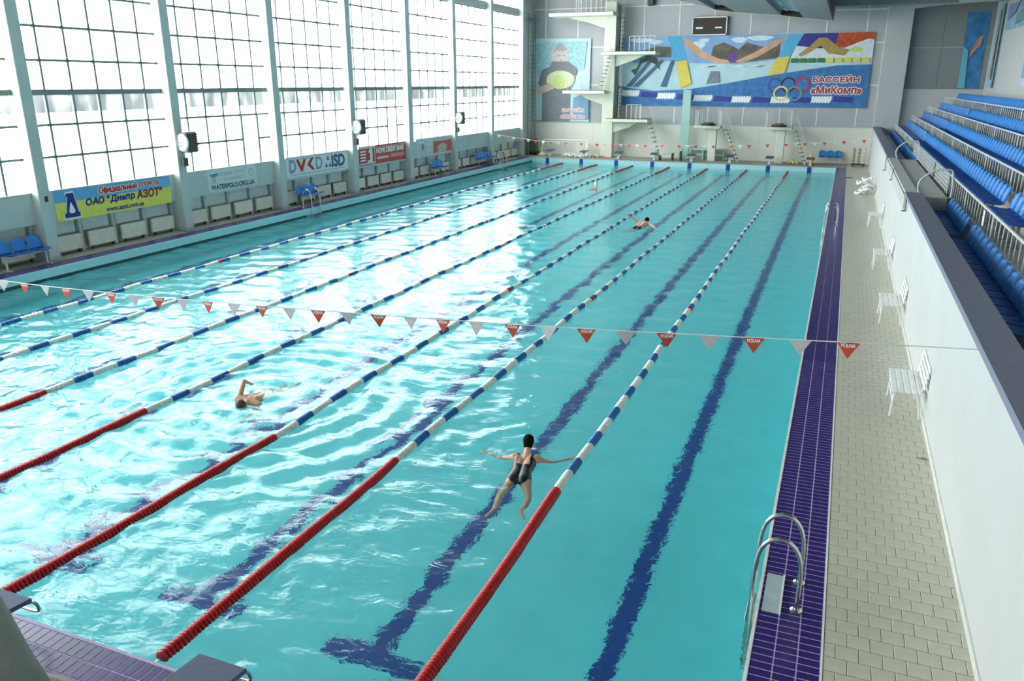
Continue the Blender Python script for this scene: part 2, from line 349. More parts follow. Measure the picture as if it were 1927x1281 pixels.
for sc_, m_, z_ in ((1.12,WPR,.004),(1.0,NAVY,.008)):
    c = (.55,.44)
    P_ = [(-.27,-.36),(.27,-.36),(.27,-.24),(.22,-.22),(.12,.36),(-.13,.36),(-.16,.28),(-.1,.25),(-.2,-.2),(-.27,-.24)]
    shape(o, 'emblem', m_, [(c[0]+x*sc_, c[1]+y*sc_*1.02) for x, y in P_], z_)
shape(o, 'emblem_drop', WPR, [(.55+x,.34+y) for x, y in ((-.11,-.08),(-.06,-.14),(.06,-.14),(.11,-.08),(.05,.06),(-.01,.2),(-.07,.05))], .012)
for b, z_, m_ in ((.14,.005,WPR),(.045,.009,REDP)): text(o, 'Официальный', m_, 2.36, .735, z_, 1.5, .26, b); text(o, 'спонсор', m_, 3.66, .745, z_, .9, .17, b)
text(o, 'ОАО "Днепр', NAVY, 2.03, .43, .005, 1.9, .25, .06, .15); text(o, 'АЗОТ"', mat('print_dark_red','8c2320',.5), 3.62, .45, .005, 1.1, .26, .06, .15)
text(o, 'www.azot.com.ua', NAVY, 2.55, .13, .005, 1.5, .12, .05, .1)
o, W_, H_ = wall_banner('website_banner', 'pale grey banner with a blue web address, WATERPOLO.ORG.UA', 19.0, 21.72, 1.5, 2.3, mat('banner_pale_grey','d7dcdc',.6))
text(o, 'WATERPOLO.ORG.UA', mat('print_slate','2d4a6b',.5), W_/2, .14, .003, 2.4, .17, .06); text(o, 'ВОДНЕ ПОЛО', GPR, 1.35, .6, .003, 1.35, .12, .05); text(o, 'В УКРАЇНІ', GPR, 1.35, .4, .003, .95, .11, .05)
shape(o, 'emblem', mat('print_blue','3f8fc4',.5), [(.15,.62),(.55,.66),(.6,.58),(.45,.52),(.2,.52)], .003); shape(o, 'emblem', mat('print_tan','c9bfae',.5), ell((.33,.4),.12,.14), .003); ringshape(o, 'emblem', GPR, (2.4,.52), .1, .14)
o, W_, H_ = wall_banner('company_banner', 'white banner with grey and red letters DMKD and blue ISD', 23.65, 28.3, 1.5, 2.38, mat('banner_white','e6e8e8',.6))
GL = mat('print_steel_blue','8f9fb5',.5); SL = mat('print_slate_blue','3f5f86',.5)
text(o, 'D', GL, .42, .48, .003, .42, .5, .07); shape(o, 'letter_m', REDP, [(.68,.72),(.86,.72),(1.02,.45),(1.2,.72),(1.38,.72),(1.1,.22),(.98,.22)], .006)
shape(o, 'letter_k', REDP, [(1.75,.74),(1.95,.74),(1.68,.48),(2.0,.22),(1.78,.22),(1.44,.48)], .006); shape(o, 'letter_frame', GL, [(.66,.76),(1.98,.76),(1.98,.73),(.66,.73)], .003)
text(o, 'D', GL, 2.32, .48, .003, .46, .5, .05)
for dx, dy in ((0,0),(.3,0),(.15,.3)): shape(o, 'triangle_mark', SL if dx != .15 else REDP, [(2.75+dx,.24+dy),(2.98+dx,.24+dy),(2.865+dx,.44+dy)], .003)
text(o, 'ISD', SL, 3.82, .47, .003, 1.0, .5, .07); cube('caption_line', GPR, (.3,.1,.002), (4.3,.13,.004), o)
o, W_, H_ = wall_banner('bank_banner', 'red bank banner reading HOME CREDIT BANK with a white figure one', 29.25, 33.8, 1.52, 2.42, mat('banner_red','c8514b',.6))
shape(o, 'logo_field', mat('print_brick','c0443e',.5), [(.05,.06),(1.4,.06),(1.4,.84),(.05,.84)], .002)
for p in ([(.0,.86),(1.45,.86),(1.45,.82),(0,.82)],[(1.4,.05),(1.45,.05),(1.45,.86),(1.4,.86)],[(.0,.1),(1.45,.1),(1.45,.05),(0,.05)]): shape(o, 'logo_frame', WPR, p, .004)
shape(o, 'figure_one', WPR, [(.72,.12),(1.2,.12),(1.2,.8),(1.05,.8),(.82,.62),(.88,.56),(.98,.64),(.98,.22),(.72,.2)], .006)
for i in range(4): cube('logo_bar', WPR, (.1,.2+.14*i,.004), (.6,.27+.14*i,.006), o)
text(o, 'HOME CREDIT BANK', WPR, 2.98, .62, .003, 2.75, .24, .06); shape(o, 'caption_strip', mat('print_pale_pink','ecc4be',.5), [(1.65,.2),(2.75,.2),(2.75,.32),(1.65,.32)], .002)
shape(o, 'caption_strip', mat('print_pink','e08f87',.5), [(2.95,.2),(4.4,.2),(4.4,.38),(2.95,.38)], .002)
o, W_, H_ = wall_banner('arc_banner', 'pale banner with blue arcs and a red square above two small blue seats', 34.95, 39.6, 1.48, 2.45, mat('banner_soft_grey','d2d4d6',.6))
for r in (.42,.34,.26): ringshape(o, 'arc', LBLUEP if r != .34 else WPR, (.75,.45), r-.05, r, .002+(.45-r)*.02)
shape(o, 'globe', mat('print_sage','8f9c8c',.5), ell((.75,.5),.17,.17), .006); shape(o, 'red_field', mat('print_coral','d0605a',.5), [(2.0,.08),(4.3,.08),(4.3,.72),(2.0,.72)], .002)
shape(o, 'tan_figure', mat('print_beige','cdb9a5',.5), [(2.6,.1),(3.6,.1),(3.7,.45),(3.1,.6),(2.5,.42)], .006); cube('caption_line', GPR, (1.8,.8,.002), (4.0,.84,.004), o)

# ------------------------------------------------------------------ far wall
YF = 53.0
FW = struct(MB().box((-1.62,YF,D-.3),(28.2,YF+.3,13)).box((-1.0,YF-.06,D-.02),(22.2,YF,2.66)).box((-1.0,YF-.1,2.6),(22.2,YF,2.68)).box((22.2,YF-.06,2),(28,YF,4.95)).build('wall_far', WALLW))
bx = [-1.0,-.05,2.35,4.7,7.05,9.45,11.75,14.08,16.42,18.74,21.09,22.3]; bz = [2.68,5.22,7.75,10.3,12.9]
for i in range(len(bx)-1):
    for j in range(len(bz)-1):
        pass
        cube('wall_panel', GREYP, (bx[i]+.03,YF-.035,bz[j]+.03), (bx[i+1]-.03,YF+.0,bz[j+1]-.03), FW)
BAT = mat('white_batten','e8e8e4',.5)
for x in bx[1:-1]: cube('batten', BAT, (x-.04,YF-.05,2.68), (x+.04,YF,12.9), FW)
for z in bz[1:-1]: cube('batten', BAT, (-1.0,YF-.048,z-.035), (22.3,YF-.001,z+.035), FW)
DADO = mat('cream_white_dado','e6e3d8',.5,var=.03,scale=1)
for i in range(10): cube('dado_panel', DADO, (-1.0+2.32*i+.005,YF-.075,D-.01), (-1.0+2.32*(i+1)-.005,YF-.055,2.595), FW)
for i, (a, b) in enumerate(((23.6,25.4),(25.4,27.2),(27.2,28))):
    for z0, z1 in ((4.98,7.4),(7.4,9.9)): cube('wall_panel', GREYD, (a+.02,YF-.035,z0+.02), (b-.02,YF,z1-.02), FW)
cr = thing('wall_pillar', 'broad white pillar on the far wall beside the stepped seating', 'pillar', (22.88,52.75,2.0)); MB().bbox((0,0,4),(1.44,.5,8),.02).build('shaft', WALLW, cr); cube('capital', WALLW, (-.74,-.28,7.75), (.74,.25,7.9), cr)
struct(MB().box((-1.62,-10.2,D-.3),(28.2,-10,13)).build('wall_near', WALLW))
# big printed banner
o = thing('swimming_banner', 'wide blue swimming banner with five coloured rings and red Cyrillic lettering', 'banner', (5.3,YF-.1,3.85), (math.pi/2,0,0))
W_, H_ = 16.3, 4.5
BSK = mat('print_sky','8fb0d8',.6,var=.15,scale=1.); BWA = mat('print_pale_water','c3dde4',.6,var=.08,scale=1); BDB = mat('print_deep_blue','4279b4',.6,var=.22,scale=3); BPU = mat('print_purple','3c3a8f',.6,var=.3,scale=3); BOR = mat('print_orange_red','c2502a',.6,var=.4,scale=4)
def wavy(parent, name, m, w_, h_, nx=80, ny=14, amp=.05):
    mb = MB(); v = []; f = []
    for i in range(nx+1):
        for j in range(ny+1):
            x = w_*i/nx; y = h_*j/ny; z = amp*.4*math.sin(x*2.1+math.sin(y*1.3))*(.3+.7*y/h_)
            v.append((x,y-.05*math.sin(x*.4),z-.03))
    for i in range(nx):
        for j in range(ny): a = i*(ny+1)+j; f.append((a,a+ny+1,a+ny+2,a+1))
    return mb.add(v, f).build(name, m, parent, smooth=True)
wavy(o, 'sheet', BWA, W_, H_)
def pr(name, m, pts, z): return shape(o, name, m, [(u*W_, v*H_) for u, v in pts], z, .004)
pr('print_sky', BSK, [(0,.86),(.07,.62),(.2,.66),(.3,.62),(.5,.6),(.66,.66),(.74,1),(.0,1)], .02)
pr('print_trees', mat('print_dark_trees','6c6a66',.6,var=.35,scale=2), [(.08,.78),(.17,.86),(.23,.85),(.23,.7),(.1,.72)], .026)
pr('print_rocks', mat('print_brown_rocks','6d5f55',.6,var=.35,scale=2), [(.39,.7),(.40,.85),(.44,.9),(.48,.84),(.5,.8),(.53,.9),(.56,.86),(.62,.82),(.66,.9),(.66,.68),(.52,.62),(.42,.62)], .026)
CLD = mat('print_cloud_white','dfe6f0',.6,var=.1)
for u, v, a, b in ((.33,.86,.035,.06),(.36,.93,.02,.03),(.58,.95,.05,.035),(.5,.93,.03,.04),(.1,.95,.05,.03),(.16,.92,.03,.03),(.64,.72,.03,.03)): pr('print_cloud', CLD, [(u+a*math.cos(t)*(1+.2*math.sin(3*t)), v+b*math.sin(t)) for t in np.linspace(0,2*math.pi,14,endpoint=False)], .0245)
for u in (.33,.37,.46,.52,.57): pr('print_ripple', mat('print_ripple_white','d8e8ec',.6), [(u,.56),(u+.05,.55),(u+.09,.57),(u+.05,.585)], .024)
SKP = mat('print_skin','d9a88a',.6,var=.15,scale=2)
pr('print_arm', SKP, [(.28,.97),(.31,.92),(.36,.78),(.42,.68),(.47,.65),(.47,.6),(.41,.62),(.34,.72),(.28,.88)], .032); pr('print_arm', SKP, [(.49,.64),(.56,.75),(.64,.92),(.68,.97),(.65,.85),(.58,.7),(.51,.6)], .032)
pr('print_head', mat('print_purple_cap','6d4f8f',.6), [(.455,.72),(.47,.77),(.49,.77),(.5,.7),(.49,.63),(.465,.63)], .036)
for u0, u1, m_ in ((.02,.12,.05),(.05,.17,.1),(.17,.215,.09)): pr('print_lane_line', mat('print_slate_line','4b6f8f',.6), [(u0+.02,.28),(u0+.045,.28),(u1+.03,.66),(u1+.015,.66)], .024)
pr('print_diver', mat('print_dark_green','4c5a58',.6,var=.2), [(.06,.52),(.085,.55),(.1,.68),(.14,.73),(.17,.7),(.185,.52),(.165,.6),(.135,.66),(.105,.62),(.08,.44)], .03)
SKB2 = mat('print_cyan_ribbon','5db4dc',.6); YL2 = mat('print_yellow_ribbon','eed15f',.6)
pr('print_ribbon', SKB2, [(.21,1),(.265,1),(.295,.66),(.245,.64)], .034); pr('print_ribbon', YL2, [(.25,.64),(.295,.66),(.32,.32),(.275,.26)], .034)
pr('print_ribbon', SKB2, [(.69,1),(.745,1),(.7,.7),(.655,.68)], .034); pr('print_ribbon', YL2, [(.65,.68),(.7,.7),(.685,.46),(.62,.42)], .034)
pr('print_legs', mat('print_grey_legs','7d8a92',.6,var=.2), [(.38,.32),(.395,.5),(.43,.5),(.435,.34)], .028)
pr('print_crowd', BPU, [(.74,1),(.88,1),(.86,.8),(.78,.8),(.72,.84)], .03); pr('print_crowd', BOR, [(.87,1),(1,1),(1,.86),(.93,.82),(.86,.8)], .032)
pr('print_splash', mat('print_foam','dfe5e8',.6,var=.1), [(.72,.84),(.8,.8),(.88,.78),(.98,.92),(1,.9),(1,.66),(.7,.66)], .034)
pr('print_arm', mat('print_olive_skin','b29455',.6,var=.15), [(.73,.72),(.77,.83),(.8,.94),(.83,.94),(.88,.8),(.92,.78),(.9,.7),(.84,.73),(.81,.84),(.77,.74),(.74,.69)], .04)
pr('print_cap', mat('print_lime_cap','cfd96a',.6), [(.91,.76),(.93,.82),(.965,.8),(.96,.74)], .042)
for i in range(9): pr('print_rope', (YELB if i > 3 else mat('print_rope_green','3f7d4a',.6)), [(.705+.0325*i,.61),(.732+.0325*i,.61),(.732+.0325*i,.67),(.705+.0325*i,.67)], .044)
pr('print_blue_water', BDB, [(0,0),(1,0),(1,.58),(.88,.57),(.74,.5),(.6,.42),(.45,.32),(.3,.24),(.16,.22),(.06,.26),(0,.3)], .046)
for i in range(12):
    u = .03+.077*i; v = .18-.045*math.sin(i*.28)-.006*i
    if i % 2: pr('print_float', mat('print_indigo','3b3f94',.6,var=.2,scale=4), [(u,v-.035),(u+.072,v-.04),(u+.075,v+.03),(u+.004,v+.045)], .052)
    else:
        for q in range(7): pr('print_float', WPR, [(u+.0108*q+.007*math.cos(a)+.004*math.sin(a), v+.003+.05*math.sin(a)) for a in np.linspace(0,2*math.pi,12,endpoint=False)], .052+.001*(q % 2))
for i, (cx, cy, hc) in enumerate(((.655,.30,'4a57a8'),(.705,.31,'33384a'),(.757,.31,'c8384f'),(.679,.19,'ecd97a'),(.731,.19,'5fa39b'))): ringshape(o, 'ring', mat('print_ring_%s' % hc, hc, .6), (cx*W_,cy*H_), .36, .47, .058+.004*i)
RD = mat('print_crimson','b7444f',.6)
for b, z_, m_ in ((.16,.056,WPR),(.055,.062,RD)): text(o, 'БАССЕЙН', m_, .88*W_, .39*H_, z_, 2.75, .42, b); text(o, '«МиКомп»', m_, .885*W_, .24*H_, z_, 3.0, .46, b)
# left poster
o = thing('portrait_poster', 'pale blue hanging poster of a dark-shirted figure holding a yellow ball', 'poster', (-.95,YF-.17,2.75), (math.pi/2,0,0)); W_, H_ = 4.3, 5.65
wavy(o, 'sheet', mat('print_ice_blue','c9e2e6',.6,var=.08,scale=2), W_, H_, 30, 20, .08)
pr('print_water', mat('print_aqua','a6cfd8',.6,var=.2,scale=5), [(.04,.6),(.9,.62),(.94,.95),(.04,.95)], .04)
pr('print_shirt', mat('print_shirt_grey','85858c',.6,var=.12), [(.17,.62),(.3,.66),(.34,.72),(.62,.72),(.78,.64),(.75,.52),(.66,.36),(.66,0),(.17,0),(.17,.36),(.1,.46)], .05)
pr('print_face', mat('print_pale_skin','d9cdc6',.6,var=.12), [(.34,.72),(.32,.82),(.38,.9),(.5,.92),(.6,.88),(.63,.8),(.6,.72)], .056); pr('print_hair', mat('print_grey_hair','a9aaa8',.6), [(.36,.84),(.42,.92),(.52,.93),(.6,.86),(.52,.84),(.44,.85)], .06)
pr('print_eye', mat('print_shadow','8f8a86',.6), [(.43,.79),(.47,.8),(.47,.785),(.43,.775)], .064); pr('print_eye', mat('print_shadow','8f8a86',.6), [(.53,.8),(.57,.79),(.57,.775),(.53,.785)], .064); pr('print_mouth', mat('print_lip','b58f86',.6), [(.46,.74),(.54,.74),(.5,.728)], .064)
pr('print_ball', mat('print_pale_yellow','e2e3b8',.6), ell((.49,.5),.25,.11), .058); pr('print_ball_band', mat('print_lime','d5df8e',.6), ell((.47,.47),.12,.085), .062)
pr('print_forearm', mat('print_rose_skin','dcc0b2',.6), [(-.0,.36),(.14,.42),(.3,.46),(.4,.4),(.2,.34),(.02,.32)], .06)
pr('print_corner', mat('print_blue_corner','86a9c9',.6), [(.72,.28),(.99,.36),(.99,.02),(.72,.02)], .045)
for b, z_, m_ in ((.16,.066,WPR),(.04,.07,mat('print_salmon','cf8f86',.6))): text(o, 'БАССЕЙН', m_, .72*W_, .135*H_, z_, 1.6, .27, b); text(o, '«МиКомп»', m_, .72*W_, .055*H_, z_, 1.8, .28, b)
# scoreboard
o = thing('scoreboard', 'dark brown scoreboard with a white frame above the wide banner', 'scoreboard', (10.35,YF-.3,8.35), (math.pi/2,0,0))
MB().box((0,0,-.25),(2.27,1.15,0)).build('cabinet', BROWN, o)
for a, b in (((0,0),(2.27,.07)),((0,1.08),(2.27,1.15)),((0,0),(.06,1.15)),((2.2,0),(2.27,1.15))): MB().box((a[0],a[1],0),(b[0],b[1],.03)).build('frame', WHITE, o)
for x in (.25,1.5): cube('display_strip', WPR, (x,.42,0), (x+.45,.52,.012), o)
o = thing('wall_speaker', 'small dark brown box high on the far wall near the ceiling', 'speaker', (7.5,52.8,10.3)); MB().bbox((0,0,.3),(.4,.35,.6),.02).build('case', BROWN, o); cube('grille', DARK, (-.16,-.19,.06), (.16,-.17,.54), o)

# ------------------------------------------------------------------ ceiling
CE = struct(MB().box((-1.7,-10.2,12.95),(28.3,53.4,13.2)).build('ceiling', CEILD))
prof = [(-1.4,12.85),(3,12.4),(6,11.7),(8,11.0),(9.75,10.35),(10.6,10.17),(12.13,9.72),(13.2,9.56),(16.13,9.28),(17.44,9.1),(19.1,8.9)]
def zc(x):
    for (a, za), (b, zb) in zip(prof, prof[1:]):
        if a <= x <= b: return za+(zb-za)*(x-a)/(b-a)
    return prof[-1][1]
def strip(name, m, xs, dz, th, y0, y1):
    mb = MB(); n = len(xs); v = []; f = []
    for x in xs:
        for (y, d) in ((y0,0),(y1,0),(y0,th),(y1,th)): v.append((x,y,zc(x)+dz+d))
    for i in range(n-1):
        a = 4*i; b = a+4; f += [(a,b,b+1,a+1),(a+2,a+3,b+3,b+2),(a,a+2,b+2,b),(a+1,b+1,b+3,a+3)]
    f += [(0,1,3,2),(4*n-4,4*n-2,4*n-1,4*n-3)]
    return mb.add(v, f).build(name, m, CE)
TRO = mat('trough_blue_grey','b4c4c6',.6); CTR = mat('cream_edge','cfc3a4',.6)
edges = [-1.4,1.2,4.1,5.35,8.1,9.35,12.13,13.35,16.13,17.44,19.1]
for i in range(len(edges)-1):
    a, b = edges[i], edges[i+1]; xs = list(np.linspace(a,b,7)); tro = i % 2 == 0 if i > 5 else i % 2 == 0
    tro = (i in (2,4,6,8))
    if tro: strip('ceiling_trough', TRO, xs, .3, .1, -10, 50.3); strip('trough_end', BROWN, xs, .0, .3, 50.2, 50.3); [cube('lamp_tube', WHITE, (a+.3,y,zc(a+.3)+.22), (a+.42,y+1.5,zc(a+.3)+.28), CE) for y in range(-4,50,4)]
    else: strip('ceiling_panel', CEILP, xs, 0, .35, -10, 50.28)
    strip('ceiling_edge', CTR, xs, -.04, .1, 50.28, 50.36)
MB().box((19.1,-10,8.9),(19.16,50.36,12.95)).build('ceiling_side', BROWN, CE)
CE = struct(MB().box((19.16,-10,9.9),(28.2,53,10.05)).build('ceiling_gallery', mat('gallery_grey','7c817e',.8,var=.15)))
for y in (1,9,17,25,33,41,49): MB().box((19.16,y,9.6),(28,y+.5,9.9)).build('gallery_beam', mat('gallery_beam_grey','949894',.7), CE)
MB().box((19.2,51.9,9.55),(22.2,52.1,9.66)).build('ceiling_rail', WHITE, CE)
MB().tube([(23.6,52,9.72),(25,50,9.72),(28,46,9.55)], .16, 10).build('duct', mat('duct_grey','a4a8a4',.5), CE)

# ------------------------------------------------------------------ right: gallery (stepped seating)
SEATX = [23.15,24.0,24.8,25.65,26.5]; SEATZ = [2.65,3.2,3.72,4.24,4.77]; FZ = [z-.8 for z in SEATZ]; TX = [22.5,23.32,24.17,24.97,25.82,28.0]
mb = MB()
for i in range(5): mb.box((TX[i],-10,0),(TX[i+1],52.94,FZ[i]))
struct(mb.build('gallery_steps', CONC))
GW = struct(MB().box((22.2,-10,D-.3),(22.5,52.94,2.66)).build('wall_gallery', WALLW))
MB().box((22.15,-10,2.64),(22.53,18.3,2.73)).box((22.15,29.6,2.64),(22.53,52.94,2.73)).build('parapet_cap', PLUM, GW)
MB().box((22.18,-10,D-.01),(22.2,52.94,D+.1)).build('skirting', mat('skirting_white','d6d7d2',.4), GW)
WR = struct(MB().box((28,-10,2),(28.2,53,13)).build('wall_right', WALLW))
pl = struct(MB().box((22.15,18.3,2.3),(23.12,29.6,2.62)).build('gallery_slab', CONC))
# posters at the gallery end
def poster(name, label, loc, rot, W2, H2, m, figs):
    q = thing(name, label, 'poster', loc, rot); wavy(q, 'sheet', m, W2, H2, 12, 20, .03)
    for nm, mm, pts, z in figs: shape(q, nm, mm, [(u*W2, v*H2) for u, v in pts], z, .004)
    return q
PB = mat('poster_blue','3f7fb5',.6,var=.3,scale=2); PB2 = mat('poster_pale_blue','a9c8da',.6,var=.15,scale=2); FIG = mat('poster_skin','b98d72',.6,var=.2)
poster('swimmer_poster', 'dark blue poster with a small figure, on the end wall behind the seating', (26.55,YF-.09,5.05), (math.pi/2,0,0), 1.15, 4.3, PB, [('print_water', mat('poster_aqua','6bb9cc',.6), [(0,0),(.35,0),(.25,.5),(0,.55)], .03), ('print_figure', FIG, [(.3,.4),(.45,.44),(.6,.52),(.75,.55),(.85,.7),(.65,.68),(.5,.6),(.38,.52)], .04)])
RR = tuple(Matrix(((0,0,-1),(-1,0,0),(0,1,0))).to_euler())
poster('diver_poster', 'tall pale blue poster of a standing figure on the side wall', (27.94,52.3,5.1), RR, 3.0, 4.4, PB2, [('print_figure', FIG, [(.45,.1),(.6,.1),(.62,.5),(.7,.75),(.6,.95),(.5,.95),(.4,.7),(.45,.5)], .04), ('print_band', mat('poster_teal','7aa7ab',.6), [(.75,0),(.95,0),(.95,1),(.75,1)], .035)])
poster('crowd_poster', 'wide mottled blue poster high on the side wall', (27.94,48.5,8.05), RR, 6.0, 1.3, mat('poster_mottled','8fb0c4',.6,var=.4,scale=2.5), [('print_cloud', mat('poster_lilac','8c8fb5',.6,var=.3), [(.05,.4),(.4,.55),(.6,.95),(.1,.95)], .03), ('print_cloud', mat('poster_grey_teal','6f9399',.6,var=.3), [(.5,.1),(.9,.2),(.8,.6),(.55,.5)], .03)])
poster('edge_poster', 'light blue poster on the side wall above the top seats', (27.94,41.5,5.2), RR, 4.0, 3.6, mat('poster_soft_blue','c4d7ea',.6,var=.1), [('print_patch', mat('poster_mid_blue','7fa8d0',.6,var=.2), [(.1,.1),(.6,.1),(.6,.35),(.1,.35)], .03), ('print_patch', mat('poster_mid_blue','7fa8d0',.6), [(.2,.6),(.8,.65),(.7,.9),(.25,.85)], .03)])
# seats
def seat_meshes():
    b = MB(); n = 7; rows = [(0,0,.17),(.05,.0,.2),(.2,.03,.21),(.33,.07,.2),(.39,.095,.14)]    # (height, x offset, half width)
    v = []
    for t in (0,.018):
        for h, xo, hw in rows:
            for j in range(n):
                u = -1+2*j/(n-1); v.append((xo+t+.035*(1-u*u)-.02, u*hw, h-.03*u*u*(h > .3)))
    k = len(rows)*n; f = []
    for i in range(len(rows)-1):
        for j in range(n-1):
            a = i*n+j; f.append((a,a+n,a+n+1,a+1)); f.append((k+a,k+a+1,k+a+n+1,k+a+n))
    ring = [j for j in range(n)]+[i*n+n-1 for i in range(1,len(rows))]+[(len(rows)-1)*n+j for j in range(n-2,-1,-1)]+[i*n for i in range(len(rows)-2,0,-1)]
    for a, c in zip(ring, ring[1:]+ring[:1]): f.append((a,c,k+c,k+a))
    b.add(v, f); back = b.mesh('backrest', BLUE_LIT, True)
    p = MB(); rows = [(-.4,.02,.19),(-.38,.045,.205),(-.2,.01,.21),(-.05,.0,.2),(.0,.03,.18)]; v = []
    for t in (0,-.02):
        for x, z, hw in rows:
            for j in range(n):
                u = -1+2*j/(n-1); v.append((x, u*hw, z+t+.03*u*u))
    f = []
    for i in range(len(rows)-1):
        for j in range(n-1):
            a = i*n+j; f.append((a,a+1,a+n+1,a+n)); f.append((k+a,k+a+n,k+a+n+1,k+a+1))
    for a, c in zip(ring, ring[1:]+ring[:1]): f.append((c,a,k+a,k+c))
    p.add(v, f); pan = p.mesh('seat_pan', BLUE_SHADED, True)
    q = MB().box((-.22,-.025,-.42),(-.16,.025,-.01)).box((-.3,-.06,-.42),(-.08,.06,-.405)).mesh('bracket', MULL)
    return pan, back, q
PAN, BACK, BRK = seat_meshes()
def seat(x, y, z, label, group, rz=0):
    s = thing('stadium_seat', label, 'seat', (x,y,z), (0,0,rz), group)
    inst('seat_pan', PAN, s, (0,0,.42)); inst('backrest', BACK, s, (0,0,.43)); inst('bracket', BRK, s, (0,0,.42))
RN = ['front row just behind the plum parapet','second gallery row, above the lattice rail','third gallery row from the parapet','fourth gallery row from the parapet','top gallery row under the wall posters']
def seat_run(i, y0, y1):
    y = y0
    while y < y1: seat(SEATX[i]-.05, y, FZ[i], 'blue plastic bucket seat in the %s' % RN[i], 'seats in the %s' % RN[i]); y += .5
seat_run(0,7.3,14.2); seat_run(0,14.85,18.2); seat_run(1,12.9,15.4); seat_run(1,16.0,37.3); seat_run(2,17.5,37.6); seat_run(3,23,38); seat_run(4,28.5,51.5)
# long blue benches at the far end of the gallery
def long_bench(i, y0, y1, label):
    o = thing('gallery_bench', label, 'bench', (SEATX[i],(y0+y1)/2,FZ[i])); h = (y1-y0)/2-.06
    MB().bbox((-.25,0,.43),(.38,2*h,.05),.015).build('seat_plank', BLUE_SHADED, o)
    MB().bbox((0,0,.2),(.05,2*h,.38),.015).xf(Matrix.Translation((0,0,.42)) @ Matrix.Rotation(.2,4,'Y')).build('back_plank', BLUE_LIT, o)
    for s in (-.8,0,.8): cube('support', MULL, (-.3,s*h-.03,0), (-.2,s*h+.03,.42), o)
for i, runs in ((0,((30,37.4),(37.6,47.4),(47.6,51.8))),(1,((38,46.1),(46.3,51.8))),(2,((38.1,47.9),(48.1,51.8))),(3,((38.5,48),(48.2,51.8)))):
    for j, (a, b) in enumerate(runs):
        long_bench(i, a, b, 'long blue bench in the %s, %s' % (['front gallery row','second gallery row','third gallery row','fourth gallery row'][i], {0:'next to the single seats' if i else 'next to the concrete slab', len(runs)-1:'against the end wall'}.get(j, 'between two other benches')))
# rails in front of the rows
BAL = MB().tube([(0,0,0),(0,0,1)], .009, 6).mesh('baluster', RAILP)
def rail(i, y0, y1, label):
    x = TX[i]+.06; z0 = FZ[i]+.06; z1 = FZ[i]+.56
    o = thing('gallery_rail', label, 'railing', (x,y0,FZ[i])); L = y1-y0
    MB().tube([(0,0,.56),(0,L,.56)], .026, 8).build('top_bar', RAILP, o); MB().tube([(0,0,.08),(0,L,.08)], .02, 8).build('bottom_bar', RAILP, o)
    y = .0; k = 0
    while y <= L+.001: inst('post' if k % 10 == 0 else 'baluster', BAL, o, (0,y,0), (0,0,0), (2.2 if k % 10 == 0 else 1,2.2 if k % 10 == 0 else 1,.56)); y += .4; k += 1
rail(1,9.2,51.6,'pale steel railing with thin bars in front of the second seat row'); rail(2,13.2,51.6,'pale steel railing with thin bars in front of the third seat row'); rail(3,18,51.6,'pale steel railing with thin bars in front of the fourth seat row'); rail(4,23.2,51.6,'pale steel railing with thin bars in front of the top seat row')
def lattice(y0, y1, label):
    o = thing('lattice_rail', label, 'railing', (23.2,y0,2.62)); L = y1-y0
    for z in (.06,.16,.26,.36,.46): MB().box((-.008,0,z-.009),(.008,L,z+.009)).build('rail_bar', RAILP, o)
    n = int(L/.35)
    for k in range(n+1): MB().box((-.012,L*k/n-.012,0),(.012,L*k/n+.012,.5)).build('upright', RAILP, o)
lattice(19.4,22.8,'white lattice rail on the concrete slab beside the seats'); lattice(23.6,32.2,'long white lattice rail on the concrete slab beside the benches')
for y, lb in ((18.4,'bent pale tube handrail at the seat end of the concrete slab'),(29.6,'bent pale tube handrail at the bench end of the concrete slab')):
    o = thing('handrail', lb, 'handrail', (22.5,y,2.62)); MB().tube(bez([(0,0,0),(-.06,0,.2),(-.05,0,.36),(.05,0,.5),(.27,0,.65),(.55,0,.68),(.66,0,.62),(.7,0,.3),(.7,0,0)],5), .024, 10).build('tube', RAILP, o, smooth=True)
    for x in (0,.7): MB().lathe([(.05,0),(.05,.012),(.03,.015)], 12, 'z', (x,0,0)).build('flange', RAILP, o)
o = thing('notice_card', 'small white card fixed to the railing bars above the front seats', 'card', (23.34,14.05,2.62)); MB().box((-.006,-.09,0),(.006,.09,.3)).build('sheet', WPR, o); cube('printed_line', GPR, (-.008,-.06,.2), (-.006,.06,.22), o)

# ------------------------------------------------------------------ lane ropes
def float_mesh(name, m, r, L, n=10): return MB().lathe([(.03,-L*.5),(r*.72,-L*.42),(r,-L*.18),(r,L*.18),(r*.72,L*.42),(.03,L*.5)], n, 'y').mesh(name, m, True)
FM = {'r': float_mesh('float', RED, .077, .05), 'b': float_mesh('float', FBLUE, .071, .05), 'w': MB().lathe([(.03,-.05),(.064,-.046),(.069,0),(.064,.046),(.03,.05)], 10, 'y').mesh('float', FWHITE, True)}
NX = {0:3.0, 1:5.2, 2:7.66, 3:10.03, 4:12.72, 5:14.93, 6:17.47}
ORD = ['rope nearest the glazed wall','second rope out from the glazed wall','third rope out from the glazed wall','middle rope of the seven','third rope out from the gallery side','second rope out from the gallery side','rope nearest the gallery side']
def rope_col(y):
    if y < 4.95 or y > 45.05: return 'r'
    if any(abs(y-q) < .06 for q in (15,25,35)): return 'r'
    return 'w' if ((y-4.95) % 1.04) < .58 else 'b'
